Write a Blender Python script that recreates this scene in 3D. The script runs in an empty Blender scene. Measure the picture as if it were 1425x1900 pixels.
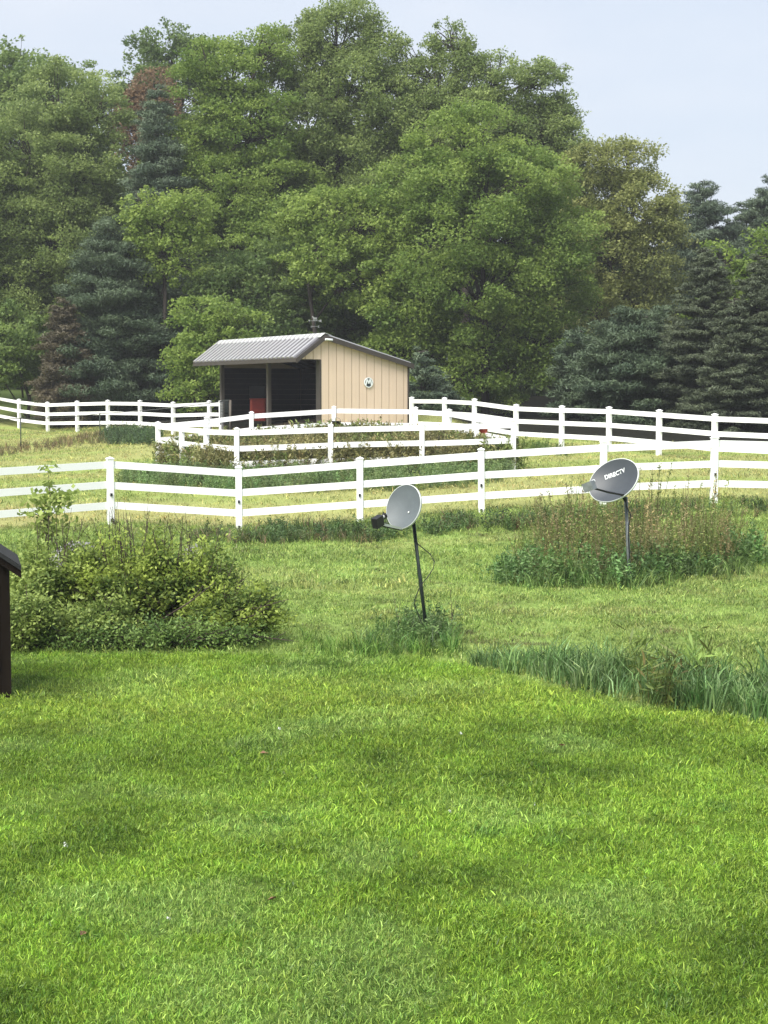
import bpy, math
import numpy as np
from mathutils import Vector, Matrix

rng = np.random.default_rng(11)
R = math.radians

# ------------------------------------------------------------------ camera, sky, sun, exposure
F, CX, CY, EYE = 2900.0, 712.5, 950.0, 2.75       # focal length and centre in pixels of the 1425x1900 photograph
PITCH = math.atan(210.0 / F)
scene = bpy.context.scene
C = scene.collection
cam_data = bpy.data.cameras.new('camera')
cam_data.sensor_fit = 'HORIZONTAL'
cam_data.sensor_width = 36.0
cam_data.lens = F / 1425.0 * 36.0
cam_data.clip_end = 2000.0
cam = bpy.data.objects.new('camera', cam_data)
C.objects.link(cam)
cam.location = (0, 0, EYE)
cam.rotation_euler = (math.pi / 2 - PITCH, 0, 0)
scene.camera = cam

SUN_EL, SUN_AZ = R(52), R(215)                     # azimuth clockwise from +Y (north): behind and left of the camera
world = bpy.data.worlds.new('World')
scene.world = world
world.use_nodes = True
nt = world.node_tree
nt.nodes.clear()
wo = nt.nodes.new('ShaderNodeOutputWorld')
sky = nt.nodes.new('ShaderNodeTexSky')
sky.sky_type = 'NISHITA'
sky.sun_disc = False
sky.sun_elevation = SUN_EL
sky.sun_rotation = SUN_AZ
sky.air_density = 1.2
sky.dust_density = 2.0
bg1 = nt.nodes.new('ShaderNodeBackground')
bg1.inputs['Strength'].default_value = 0.06
nt.links.new(sky.outputs[0], bg1.inputs['Color'])
bg2 = nt.nodes.new('ShaderNodeBackground')         # thin overcast: pale cloud with soft unevenness
bg2.inputs['Strength'].default_value = 0.355
tc = nt.nodes.new('ShaderNodeTexCoord')
mp = nt.nodes.new('ShaderNodeMapping')
mp.inputs['Scale'].default_value = (2.2, 2.2, 5.0)
ns = nt.nodes.new('ShaderNodeTexNoise')
ns.inputs['Scale'].default_value = 1.6
ns.inputs['Detail'].default_value = 5.0
cr = nt.nodes.new('ShaderNodeValToRGB')
cr.color_ramp.elements[0].position = 0.30
cr.color_ramp.elements[0].color = (0.70, 0.80, 0.955, 1)
cr.color_ramp.elements[1].position = 0.70
cr.color_ramp.elements[1].color = (0.93, 0.96, 1.04, 1)
nt.links.new(tc.outputs['Generated'], mp.inputs['Vector'])
nt.links.new(mp.outputs[0], ns.inputs['Vector'])
nt.links.new(ns.outputs['Fac'], cr.inputs[0])
nt.links.new(cr.outputs[0], bg2.inputs['Color'])
mx = nt.nodes.new('ShaderNodeMixShader')
mx.inputs[0].default_value = 0.80
nt.links.new(bg1.outputs[0], mx.inputs[1])
nt.links.new(bg2.outputs[0], mx.inputs[2])
nt.links.new(mx.outputs[0], wo.inputs['Surface'])

sun_data = bpy.data.lights.new('sun', 'SUN')
sun_data.energy = 2.5
sun_data.angle = R(45)
sun_data.color = (1.0, 0.96, 0.88)
sun = bpy.data.objects.new('sun', sun_data)
C.objects.link(sun)
sd = Vector((math.sin(SUN_AZ) * math.cos(SUN_EL), math.cos(SUN_AZ) * math.cos(SUN_EL), math.sin(SUN_EL)))
sun.rotation_euler = sd.to_track_quat('Z', 'Y').to_euler()

vs = scene.view_settings
vs.view_transform = 'Standard'
vs.look = 'None'
vs.exposure = 1.5
vs.gamma = 1.0
vs.use_curve_mapping = False

# ------------------------------------------------------------------ geometry helpers
def ray(px, py):
    a = (px - CX) / F
    b = (CY - py) / F
    return np.array([a, math.cos(PITCH) + b * math.sin(PITCH), -math.sin(PITCH) + b * math.cos(PITCH)])

def at(px, py, Y):
    d = ray(px, py)
    t = Y / d[1]
    return np.array([d[0] * t, Y, EYE + d[2] * t])

def vnoise(x, y, seed=0):
    """smooth value noise in 0..1, vectorised"""
    x = np.asarray(x, float); y = np.asarray(y, float)
    xi = np.floor(x).astype(np.int64); yi = np.floor(y).astype(np.int64)
    fx = x - xi; fy = y - yi
    fx = fx * fx * (3 - 2 * fx); fy = fy * fy * (3 - 2 * fy)
    def h(a, b):
        n = (a * 374761393 + b * 668265263 + seed * 974634777) & 0x7fffffff
        n = ((n ^ (n >> 13)) * 1274126177) & 0x7fffffff
        return ((n ^ (n >> 16)) & 0xffff) / 65535.0
    return (h(xi, yi) * (1 - fx) + h(xi + 1, yi) * fx) * (1 - fy) + (h(xi, yi + 1) * (1 - fx) + h(xi + 1, yi + 1) * fx) * fy

def fbm(x, y, seed=0, octv=3):
    s = 0; a = .5; t = 0
    for i in range(octv):
        s = s + a * vnoise(np.asarray(x) * 2 ** i, np.asarray(y) * 2 ** i, seed + i * 17)
        t += a; a *= .5
    return s / t

def smooth(e0, e1, x):
    t = np.clip((np.asarray(x, float) - e0) / (e1 - e0), 0, 1)
    return t * t * (3 - 2 * t)

# fences as (pixel x, pixel y of post top, distance); post height 1.31 m
POST_H = 1.31
FENCE_NEAR = [(-70, 866, 29.2), (204, 849, 30.9), (443, 865, 31.4), (668, 849, 31.3), (894, 832, 31.1), (1120, 818, 31.0), (1326, 810.5, 31.3), (1545, 816, 31.6)]
PEN_FRONT = [(439, 794, 40.3), (613, 787.5, 40.3), (783, 784, 40.3), (953, 779, 40.3)]
PEN_LEFT = [(439, 794, 40.3), (382, 791, 42.5), (337, 787.5, 44.6), (293, 783, 46.8)]
PEN_BACK = [(293, 783, 46.8), (384, 774, 46.8), (466.5, 764, 46.8), (619.5, 754, 46.8), (772, 755.5, 46.8), (833, 759.5, 46.4), (883, 769, 43.9), (953, 779, 40.3)]
FENCE_RIGHT = [(764, 737, 56.9), (825, 737.8, 55.0), (880, 740, 52.9), (957.5, 750.5, 50.4), (1042.5, 753, 48.4), (1130.5, 755, 46.6), (1223.5, 760.5, 44.6), (1326.5, 768, 42.8), (1440, 771, 41.2), (1560, 775, 39.6)]
FENCE_LEFT = [(410, 743.6, 61.3), (388.5, 743.6, 61.7), (321, 746, 63.0), (260, 743, 64.4), (200, 742.6, 65.9), (143, 744, 67.4), (88, 746, 69.0), (35, 740.5, 70.7), (-20, 731, 72.4), (-75, 722, 74.1)]

ctrl = []
for lst in (FENCE_NEAR, PEN_FRONT, PEN_LEFT, PEN_BACK, FENCE_RIGHT, FENCE_LEFT):
    for px, py, Y in lst:
        p = at(px, py, Y); ctrl.append((p[0], p[1], p[2] - POST_H))
for Y in (-6, 2, 8, 13, 17, 21, 25):
    for x in (-14, -7, -2.5, 2.5, 7, 14):
        ctrl.append((x, Y, 0.0 if Y < 20 else 0.02))
for px, py, Y in ((60, 838, 56), (185, 816, 60), (427, 802, 60.5), (595, 787, 55.8), (408, 799, 62.7), (450, 799, 58), (520, 797, 56), (580, 797, 54), (660, 794, 53), (450, 806, 52), (600, 806, 51), (740, 795, 54), (755, 786, 57.8),
                  (40, 738, 84), (-200, 728, 84), (250, 784, 71), (1180, 803, 54.5), (1400, 806, 54.5), (1000, 800, 58),
                  (1180, 790, 60), (1400, 795, 60), (600, 765, 72), (900, 775, 70), (1200, 775, 72), (1425, 775, 72)):
    p = at(px, py, Y); ctrl.append(tuple(p))
for x in (-60, -30, 0, 30, 60):
    ctrl.append((x, 110, 3.6)); ctrl.append((x, 160, 5.0))
for x, y, z in ((-45, -5, 0), (45, -5, 0), (-40, 25, .2), (40, 25, .2), (-40, 50, .9), (40, 50, 1.2), (-45, 75, 2.4), (45, 75, 2.2)):
    ctrl.append((x, y, z))
ctrl = np.array(ctrl)
def phi(r2): return np.sqrt(r2 + 2.5 ** 2)
_P = ctrl[:, :2]; _n = len(_P)
_r2 = ((_P[:, None] - _P[None]) ** 2).sum(-1)
_A = np.zeros((_n + 3, _n + 3))
_A[:_n, :_n] = phi(_r2) - np.eye(_n) * 0.02
_A[:_n, _n] = 1; _A[_n, :_n] = 1
_A[:_n, _n + 1:] = _P; _A[_n + 1:, :_n] = _P.T
_w = np.linalg.lstsq(_A, np.r_[ctrl[:, 2], 0, 0, 0], rcond=None)[0]

def gh(x, y):
    x = np.atleast_1d(np.asarray(x, float)); y = np.atleast_1d(np.asarray(y, float))
    shp = x.shape; x = x.ravel(); y = y.ravel()
    xc = np.clip(x, -70, 70); yc = np.clip(y, -8, 165)
    out = np.empty(len(x))
    for i in range(0, len(x), 20000):
        q = np.stack([xc[i:i + 20000], yc[i:i + 20000]], 1)
        r2 = ((q[:, None] - _P[None]) ** 2).sum(-1)
        out[i:i + 20000] = phi(r2) @ _w[:_n] + _w[_n] + q @ _w[_n + 1:]
    bump = (fbm(x * .55, y * .55, 5, 3) - .5) * 0.10 * smooth(3, 12, y) + (fbm(x * 2.3, y * 2.3, 9, 2) - .5) * 0.035
    return (out + bump).reshape(shp)

def g1(x, y): return float(gh([x], [y])[0])

def ghit(px, py):
    d = ray(px, py)
    o = np.array([0, 0, EYE])
    t = 4.0
    prev = t
    while t < 150:
        p = o + d * t
        if p[2] < g1(p[0], p[1]):
            a, b = prev, t
            for _ in range(12):
                m = (a + b) / 2; q = o + d * m
                if q[2] < g1(q[0], q[1]): b = m
                else: a = m
            q = o + d * b
            return np.array([q[0], q[1]])
        prev = t; t *= 1.02
    return (o + d * 75)[:2]

def tag(o, label=None, cat=None, group=None, kind=None):
    if label: o['label'] = label
    if cat: o['category'] = cat
    if group: o['group'] = group
    if kind: o['kind'] = kind
    return o

def empty(name, loc, rz=0.0):
    o = bpy.data.objects.new(name, None)
    o.empty_display_size = .2
    C.objects.link(o)
    o.location = loc
    o.rotation_euler = (0, 0, rz)
    return o

def link(name, me, parent=None, loc=None, rot=None, scale=None):
    o = bpy.data.objects.new(name, me)
    C.objects.link(o)
    if parent is not None: o.parent = parent
    if loc is not None: o.location = loc
    if rot is not None: o.rotation_euler = rot
    if scale is not None: o.scale = scale
    return o

class MB:
    """collects simple solids and makes ONE mesh of them"""
    def __init__(s): s.v = []; s.f = []; s.sm = []
    def add(s, vs_, fs, smooth_=False):
        n = len(s.v)
        s.v += [tuple(map(float, p)) for p in vs_]
        s.f += [tuple(i + n for i in f) for f in fs]
        s.sm += [smooth_] * len(fs)
        return s
    def box(s, x0, x1, y0, y1, z0, z1, M=None):
        vs_ = [Vector((x, y, z)) for z in (z0, z1) for y in (y0, y1) for x in (x0, x1)]
        if M is not None: vs_ = [M @ v for v in vs_]
        return s.add(vs_, [(0, 2, 3, 1), (4, 5, 7, 6), (0, 1, 5, 4), (2, 6, 7, 3), (0, 4, 6, 2), (1, 3, 7, 5)])
    def bbox(s, x0, x1, y0, y1, z0, z1, b):
        """box with chamfered upright edges and top"""
        def ringp(x0, x1, y0, y1, z):
            return [(x0 + b, y0, z), (x1 - b, y0, z), (x1, y0 + b, z), (x1, y1 - b, z), (x1 - b, y1, z), (x0 + b, y1, z), (x0, y1 - b, z), (x0, y0 + b, z)]
        vs_ = ringp(x0, x1, y0, y1, z0) + ringp(x0, x1, y0, y1, z1 - b) + ringp(x0 + b, x1 - b, y0 + b, y1 - b, z1)
        fs = [tuple(range(7, -1, -1))]
        for k in range(2):
            for i in range(8):
                j = (i + 1) % 8
                fs.append((k * 8 + i, k * 8 + j, k * 8 + 8 + j, k * 8 + 8 + i))
        fs.append(tuple(range(16, 24)))
        return s.add(vs_, fs)
    def prism(s, poly, y0, y1):
        """polygon in the x-z plane pushed along y"""
        n = len(poly)
        vs_ = [(x, y0, z) for x, z in poly] + [(x, y1, z) for x, z in poly]
        fs = [tuple(range(n)), tuple(range(2 * n - 1, n - 1, -1))]
        for i in range(n):
            j = (i + 1) % n
            fs.append((j, i, n + i, n + j))
        return s.add(vs_, fs)
    def tube(s, pts, rad, n=6, caps=True):
        pts = [Vector(p) for p in pts]
        m = len(pts)
        if not hasattr(rad, '__len__'): rad = [rad] * m
        vs_ = []; up = None
        for i, p in enumerate(pts):
            d = (pts[min(i + 1, m - 1)] - pts[max(i - 1, 0)])
            if d.length < 1e-9: d = Vector((0, 0, 1))
            d.normalize()
            if up is None:
                up = Vector((1, 0, 0)) if abs(d.x) < .8 else Vector((0, 1, 0))
            a = d.cross(up).normalized(); b = d.cross(a).normalized(); up = a.cross(d) * -1
            up = b.cross(d)
            for k in range(n):
                t = 2 * math.pi * k / n
                vs_.append(p + (a * math.cos(t) + b * math.sin(t)) * rad[i])
            up = up if up.length > 1e-6 else None
        fs = []
        for i in range(m - 1):
            for k in range(n):
                l = (k + 1) % n
                fs.append((i * n + k, i * n + l, i * n + n + l, i * n + n + k))
        if caps:
            fs.append(tuple(range(n - 1, -1, -1)))
            fs.append(tuple(range((m - 1) * n, m * n)))
        return s.add(vs_, fs, True)
    def mesh(s, name, mat):
        me = bpy.data.meshes.new(name)
        me.from_pydata(s.v, [], s.f)
        me.polygons.foreach_set('use_smooth', s.sm)
        if mat: me.materials.append(mat)
        me.update()
        return me
    def build(s, name, mat, parent=None, loc=None, rot=None):
        return link(name, s.mesh(name, mat), parent, loc, rot)

def np_mesh(name, V, k, mat, tone=None):
    """V: (n*k,3) array, faces of k consecutive vertices; tone: one float per face"""
    n = len(V) // k
    me = bpy.data.meshes.new(name)
    me.vertices.add(n * k); me.loops.add(n * k); me.polygons.add(n)
    me.vertices.foreach_set('co', np.ascontiguousarray(V, np.float32).ravel())
    me.loops.foreach_set('vertex_index', np.arange(n * k, dtype=np.int32))
    me.polygons.foreach_set('loop_start', np.arange(0, n * k, k, dtype=np.int32))
    me.update(calc_edges=True)
    if tone is not None:
        a = me.attributes.new('tone', 'FLOAT', 'FACE')
        a.data.foreach_set('value', np.ascontiguousarray(tone, np.float32))
    me.materials.append(mat)
    return me

def unit(a):
    return a / np.maximum(np.linalg.norm(a, axis=-1, keepdims=True), 1e-9)

def leaf_quads(c, L, W, up=.5, k=3, d=None, spread=1.0):
    """leaf blades at centres c: triangles (k=3) or rhombi (k=4)"""
    n = len(c)
    nrm = unit(rng.normal(size=(n, 3)) + np.array([0, 0, up * 2]))
    if d is None: d = rng.normal(size=(n, 3))
    else: d = unit(d) + rng.normal(size=(n, 3)) * .45 * spread
    d = unit(d - (d * nrm).sum(1, keepdims=True) * nrm)
    s = np.cross(nrm, d)
    L = (L * rng.uniform(.65, 1.3, (n, 1))); W = (W * rng.uniform(.7, 1.25, (n, 1)))
    if k == 3:
        V = np.stack([c - d * L / 2 - s * W / 2, c - d * L / 2 + s * W / 2, c + d * L / 2], 1)
    else:
        V = np.stack([c - d * L / 2, c + s * W / 2, c + d * L / 2, c - s * W / 2], 1)
    return V.reshape(-1, 3)

# ------------------------------------------------------------------ materials
def new_mat(name):
    m = bpy.data.materials.new(name); m.use_nodes = True
    n = m.node_tree; p = n.nodes['Principled BSDF']
    return m, n, p

def mat_plain(name, col, rough=.6, metal=0.0, nscale=8.0, namt=.15, bump=0.0, spec=.4, stretch=(1, 1, 1)):
    m, n, p = new_mat(name)
    t = n.nodes.new('ShaderNodeTexCoord'); mp_ = n.nodes.new('ShaderNodeMapping')
    mp_.inputs['Scale'].default_value = stretch
    x = n.nodes.new('ShaderNodeTexNoise'); x.inputs['Scale'].default_value = nscale; x.inputs['Detail'].default_value = 6
    n.links.new(t.outputs['Object'], mp_.inputs[0]); n.links.new(mp_.outputs[0], x.inputs['Vector'])
    r = n.nodes.new('ShaderNodeValToRGB')
    r.color_ramp.elements[0].position = .3; r.color_ramp.elements[1].position = .7
    r.color_ramp.elements[0].color = (*[c * (1 - namt) for c in col], 1)
    r.color_ramp.elements[1].color = (*[min(1, c * (1 + namt)) for c in col], 1)
    n.links.new(x.outputs['Fac'], r.inputs[0]); n.links.new(r.outputs[0], p.inputs['Base Color'])
    p.inputs['Roughness'].default_value = rough; p.inputs['Metallic'].default_value = metal
    p.inputs['Specular IOR Level'].default_value = spec
    if bump:
        b = n.nodes.new('ShaderNodeBump'); b.inputs['Strength'].default_value = bump; b.inputs['Distance'].default_value = .01
        n.links.new(x.outputs['Fac'], b.inputs['Height']); n.links.new(b.outputs[0], p.inputs['Normal'])
    return m

def mat_leaf(name, ca, cb, trans=.35, rough=.55, inst=False):
    """leaf colour runs from ca to cb with the face attribute tone; inst multiplies by the instance colour"""
    m, n, p = new_mat(name)
    a = n.nodes.new('ShaderNodeAttribute'); a.attribute_name = 'tone'
    mxc = n.nodes.new('ShaderNodeMix'); mxc.data_type = 'RGBA'
    mxc.inputs[6].default_value = (*ca, 1); mxc.inputs[7].default_value = (*cb, 1)
    n.links.new(a.outputs['Fac'], mxc.inputs[0])
    out = mxc.outputs[2]
    if inst:
        b = n.nodes.new('ShaderNodeAttribute'); b.attribute_name = 'col'; b.attribute_type = 'INSTANCER'
        mul = n.nodes.new('ShaderNodeMix'); mul.data_type = 'RGBA'; mul.blend_type = 'MULTIPLY'; mul.inputs[0].default_value = 1
        n.links.new(out, mul.inputs[6]); n.links.new(b.outputs['Color'], mul.inputs[7]); out = mul.outputs[2]
    n.links.new(out, p.inputs['Base Color'])
    p.inputs['Roughness'].default_value = rough; p.inputs['Specular IOR Level'].default_value = .3
    tr = n.nodes.new('ShaderNodeBsdfTranslucent'); n.links.new(out, tr.inputs['Color'])
    ms = n.nodes.new('ShaderNodeMixShader'); ms.inputs[0].default_value = trans
    o = n.nodes['Material Output']
    n.links.new(p.outputs[0], ms.inputs[1]); n.links.new(tr.outputs[0], ms.inputs[2]); n.links.new(ms.outputs[0], o.inputs['Surface'])
    return m

M_VINYL = mat_plain('white_vinyl', (.88, .885, .89), .45, 0, 3, .02)
M_BLACK = mat_plain('black_plastic', (.015, .015, .017), .5)
M_TAN = mat_plain('tan_steel', (.70, .55, .43), .45, 0, 1.5, .03)
M_TANDK = mat_plain('tan_steel_groove', (.46, .36, .27), .6, 0, 1.5, .03)
M_TRIM = mat_plain('brown_steel_trim', (.055, .046, .040), .5, 0, 4, .10)
M_ROOF = mat_plain('grey_steel_roof', (.66, .645, .67), .33, .6, 2, .06)
M_ROOFDK = mat_plain('roof_valley_shade', (.045, .042, .045), .5, .2, 2, .06)  # sheet between the ribs: their darker reflection is put into the colour
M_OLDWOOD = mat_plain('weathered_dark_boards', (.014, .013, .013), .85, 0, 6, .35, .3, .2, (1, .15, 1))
M_POSTWOOD = mat_plain('grey_post_wood', (.13, .115, .10), .85, 0, 9, .3, .3, .2, (1, 1, .1))
M_RED = mat_plain('faded_red_plastic', (.50, .085, .058), .5, 0, 5, .12)
M_REDDK = mat_plain('red_plastic_recess', (.45, .06, .045), .55, 0, 5, .12)
M_EMBWH = mat_plain('white_sign_paint', (.80, .84, .85), .4, 0, 9, .02)
M_EMBDK = mat_plain('dark_sign_paint', (.03, .045, .05), .5, 0, 9, .02)
M_VANE = mat_plain('galvanised_vane', (.22, .23, .23), .45, .3, 9, .1)
M_DISH = mat_plain('grey_dish_paint', (.100, .118, .126), .5, 0, 7, .10)
M_DISHDK = mat_plain('charcoal_dish_paint', (.050, .058, .068), .42, 0, 5, .08)
M_RIM = mat_plain('pale_dish_rim', (.55, .58, .56), .5)
M_DARKMETAL = mat_plain('dark_green_steel', (.022, .034, .03), .5, .2, 10, .2)
M_GALV = mat_plain('galvanised_steel', (.24, .26, .27), .5, .5, 12, .2)
M_PALE = mat_plain('pale_grey_metal', (.55, .57, .55), .45, .1, 9, .05)
M_LETTER = mat_plain('pale_lettering', (.72, .76, .76), .5, 0, 9, .02)
M_CEDAR = mat_plain('dark_stained_wood', (.012, .0085, .006), .95, 0, 7, .4, .4, .08, (1, 1, .08))
M_SHINGLE = mat_plain('dark_roof_felt', (.018, .019, .020), .9, 0, 60, .4, .3)
M_ROCK = mat_plain('grey_rock', (.19, .19, .185), .9, 0, 5, .35, .6)
M_BARK = mat_plain('bark', (.055, .046, .040), .9, 0, 4, .35, .5, .2, (1, 1, .3))
M_TWIG = mat_plain('shrub_twig', (.06, .042, .035), .85, 0, 15, .25)
M_DEAD = mat_plain('dead_leaf', (.22, .12, .07), .8, 0, 20, .3)
M_WIRE = mat_plain('grey_wire', (.10, .10, .10), .5, .5)

# ------------------------------------------------------------------ ground colours
LAWN = np.array([.205, .345, .042]); MID = np.array([.235, .335, .085]); HAY = np.array([.38, .37, .15])
FIELD = np.array([.28, .35, .100]); PEN = np.array([.17, .17, .07]); SHADED_FLOOR = np.array([.016, .016, .011]); SOIL = np.array([.10, .075, .05])
# edge of the mown lawn, from the photograph: pixel points on the ground
_edge = [ghit(px, py) for px, py in ((-300, 1214), (0, 1214), (300, 1214), (560, 1216), (760, 1218), (880, 1238), (1000, 1268), (1150, 1300), (1300, 1325), (1425, 1345), (1700, 1390))]
_edge = np.array(_edge)
def lawn_edge(x):
    return np.interp(x, _edge[:, 0], _edge[:, 1])

def in_poly(x, y, P):
    x = np.asarray(x); y = np.asarray(y); c = np.zeros(x.shape, bool); j = len(P) - 1
    for i in range(len(P)):
        xi, yi = P[i]; xj, yj = P[j]
        c ^= ((yi > y) != (yj > y)) & (x < (xj - xi) * (y - yi) / (yj - yi + 1e-12) + xi)
        j = i
    return c
def post_xy(lst): return [tuple(at(px, py, Y)[:2]) for px, py, Y in lst]
PENPOLY = np.array(post_xy(PEN_FRONT)[::-1] + post_xy(PEN_LEFT)[1:] + post_xy(PEN_BACK)[1:-1])
_fl = np.array(sorted(post_xy(FENCE_NEAR))); _fr = np.array(sorted(post_xy(FENCE_RIGHT))); _ff = np.array(sorted(post_xy(FENCE_LEFT)))

SB = at(595, 787, 55.8)      # near front corner of the shed
SROT = R(32)
def ground_color(x, y):
    x = np.asarray(x, float); y = np.asarray(y, float)
    n1 = fbm(x * .5, y * .5, 1, 3)[..., None]; n2 = fbm(x * 1.7, y * 1.7, 2, 3)[..., None]
    n3 = fbm(x * .35, y * 1.1, 3, 4)[..., None]; n4 = fbm(x * 1.3 + 4.1, y * 1.3, 31, 4)[..., None]
    lawn = LAWN * (.50 + 1.0 * n2) * (.72 + .56 * n1)
    lawn = lawn + (np.array([.28, .43, .12]) - lawn) * smooth(.48, .72, n4) * .50      # paler clover patches
    lawn = lawn + (np.array([.08, .17, .020]) - lawn) * smooth(.60, .80, 1 - n2) * .5
    lawn = lawn + (np.array([.32, .42, .07]) - lawn) * (smooth(8.5, 15, y) * .45)[..., None] * smooth(.3, .7, n1)
    mid = MID * (.65 + .7 * n2) * (.8 + .4 * n3)
    mid = mid + (HAY * .8 - mid) * smooth(.52, .78, n3) * .32
    mid = mid + (SOIL - mid) * smooth(.73, .82, fbm(x * 1.2, y * 2.2, 55, 3))[..., None] * .7
    field = FIELD * (.7 + .6 * n2)
    st = smooth(.38, .62, fbm(x * .12 + y * .05, y * .75, 7, 3))[..., None]
    field = field + (HAY - field) * st * .65
    f2 = (smooth(33.5, 37, y)[..., None])
    nearf = HAY * (.75 + .5 * n2)
    field = nearf * (1 - f2) * .6 + field * (.4 + .6 * f2)
    le = lawn_edge(x)
    a = smooth(-.12, .12, y - le)[..., None]
    col = lawn * (1 - a) + mid * a
    fy = np.interp(x, _fl[:, 0], _fl[:, 1])
    b = smooth(-.3, .9, y - fy)[..., None]
    col = col * (1 - b) + field * b
    ip = in_poly(x, y, PENPOLY)[..., None]
    col = np.where(ip, PEN * (.6 + .8 * n2), col)
    # needle bed below the trees beyond the fences, crown shade put into its colour
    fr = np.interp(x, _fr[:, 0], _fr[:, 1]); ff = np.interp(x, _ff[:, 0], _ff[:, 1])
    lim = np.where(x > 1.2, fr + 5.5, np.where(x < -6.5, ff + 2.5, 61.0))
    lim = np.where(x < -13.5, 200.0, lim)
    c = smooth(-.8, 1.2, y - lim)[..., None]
    col = col * (1 - c) + SHADED_FLOOR * (.7 + .6 * n2) * c
    # trodden dark earth inside and just before the shed
    u = (x - SB[0]) * math.cos(SROT) + (y - SB[1]) * math.sin(SROT); v = -(x - SB[0]) * math.sin(SROT) + (y - SB[1]) * math.cos(SROT)
    e_ = (smooth(-2.4, -.9, u + n2[..., 0]) * (1 - smooth(3.6, 3.9, u)) * smooth(-.1, .2, v) * (1 - smooth(8.0, 8.6, v)))[..., None]
    col = col * (1 - e_) + np.array([.050, .040, .030]) * e_
    far = smooth(72, 78, y)[..., None] * (x < -13.5)[..., None]
    col = col * (1 - far) + np.array([.09, .13, .035]) * far
    return np.clip(col, 0, 1)

# ------------------------------------------------------------------ ground sheet
def build_ground():
    ys = np.r_[np.arange(-20, 4, 2), np.arange(4, 20, .16), np.arange(20, 42, .28), np.arange(42, 76, .5), np.arange(76, 120, 3), np.arange(120, 421, 20)]
    xs = np.r_[np.arange(-300, -60, 20), np.arange(-60, -20, 2), np.arange(-20, -8, .5), np.arange(-8, 8, .2), np.arange(8, 20, .5), np.arange(20, 60, 2), np.arange(60, 301, 20)]
    X, Y = np.meshgrid(xs, ys)
    Z = gh(X, Y)
    V = np.stack([X, Y, Z], -1).reshape(-1, 3)
    ny, nx = X.shape
    i = np.arange((ny - 1) * (nx - 1)); r = i // (nx - 1); c = i % (nx - 1)
    a = r * nx + c
    Fq = np.stack([a, a + 1, a + nx + 1, a + nx], 1).astype(np.int32)
    me = bpy.data.meshes.new('ground')
    me.vertices.add(len(V)); me.loops.add(Fq.size); me.polygons.add(len(Fq))
    me.vertices.foreach_set('co', V.astype(np.float32).ravel())
    me.loops.foreach_set('vertex_index', Fq.ravel())
    me.polygons.foreach_set('loop_start', np.arange(0, Fq.size, 4, dtype=np.int32))
    me.update(calc_edges=True)
    me.polygons.foreach_set('use_smooth', np.ones(len(Fq), bool))
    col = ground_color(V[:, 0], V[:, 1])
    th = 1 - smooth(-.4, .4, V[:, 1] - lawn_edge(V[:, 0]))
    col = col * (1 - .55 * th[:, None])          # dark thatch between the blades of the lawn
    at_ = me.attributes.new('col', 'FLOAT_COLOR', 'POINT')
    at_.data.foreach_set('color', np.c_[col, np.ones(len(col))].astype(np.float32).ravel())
    m, n, p = new_mat('meadow_ground')
    A = n.nodes.new('ShaderNodeAttribute'); A.attribute_name = 'col'
    t = n.nodes.new('ShaderNodeTexCoord')
    x1 = n.nodes.new('ShaderNodeTexNoise'); x1.inputs['Scale'].default_value = 22; x1.inputs['Detail'].default_value = 8; x1.inputs['Roughness'].default_value = .7
    n.links.new(t.outputs['Object'], x1.inputs['Vector'])
    rr = n.nodes.new('ShaderNodeMapRange'); rr.inputs[1].default_value = .3; rr.inputs[2].default_value = .7; rr.inputs[3].default_value = .45; rr.inputs[4].default_value = 1.25
    n.links.new(x1.outputs['Fac'], rr.inputs[0])
    mu = n.nodes.new('ShaderNodeVectorMath'); mu.operation = 'SCALE'
    n.links.new(A.outputs['Color'], mu.inputs[0]); n.links.new(rr.outputs[0], mu.inputs['Scale'])
    n.links.new(mu.outputs[0], p.inputs['Base Color'])
    p.inputs['Roughness'].default_value = .95; p.inputs['Specular IOR Level'].default_value = .1
    b = n.nodes.new('ShaderNodeBump'); b.inputs['Strength'].default_value = .8; b.inputs['Distance'].default_value = .04
    n.links.new(x1.outputs['Fac'], b.inputs['Height']); n.links.new(b.outputs[0], p.inputs['Normal'])
    me.materials.append(m)
    tag(link('ground', me), kind='structure')
build_ground()

# ------------------------------------------------------------------ fences
def post_mesh():
    return MB().bbox(-.064, .064, -.064, .064, -.35, POST_H - .03, .006).mesh('fence_post', M_VINYL)
def cap_mesh():
    m = MB(); m.box(-.075, .075, -.075, .075, 0, .018)
    m.add([(-.07, -.07, .018), (.07, -.07, .018), (.07, .07, .018), (-.07, .07, .018), (0, 0, .05)], [(0, 1, 4), (1, 2, 4), (2, 3, 4), (3, 0, 4)])
    return m.mesh('post_cap', M_VINYL)
def rail_mesh():
    return MB().box(-.5, .5, -.02, .02, -.07, .07).mesh('fence_rail', M_VINYL)
PM, CM, RM = post_mesh(), cap_mesh(), rail_mesh()
IM = MB().box(-.02, .02, -.035, 0, -.028, .028).mesh('insulator', M_BLACK)
RAILS = (1.17, .77, .37)

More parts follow.
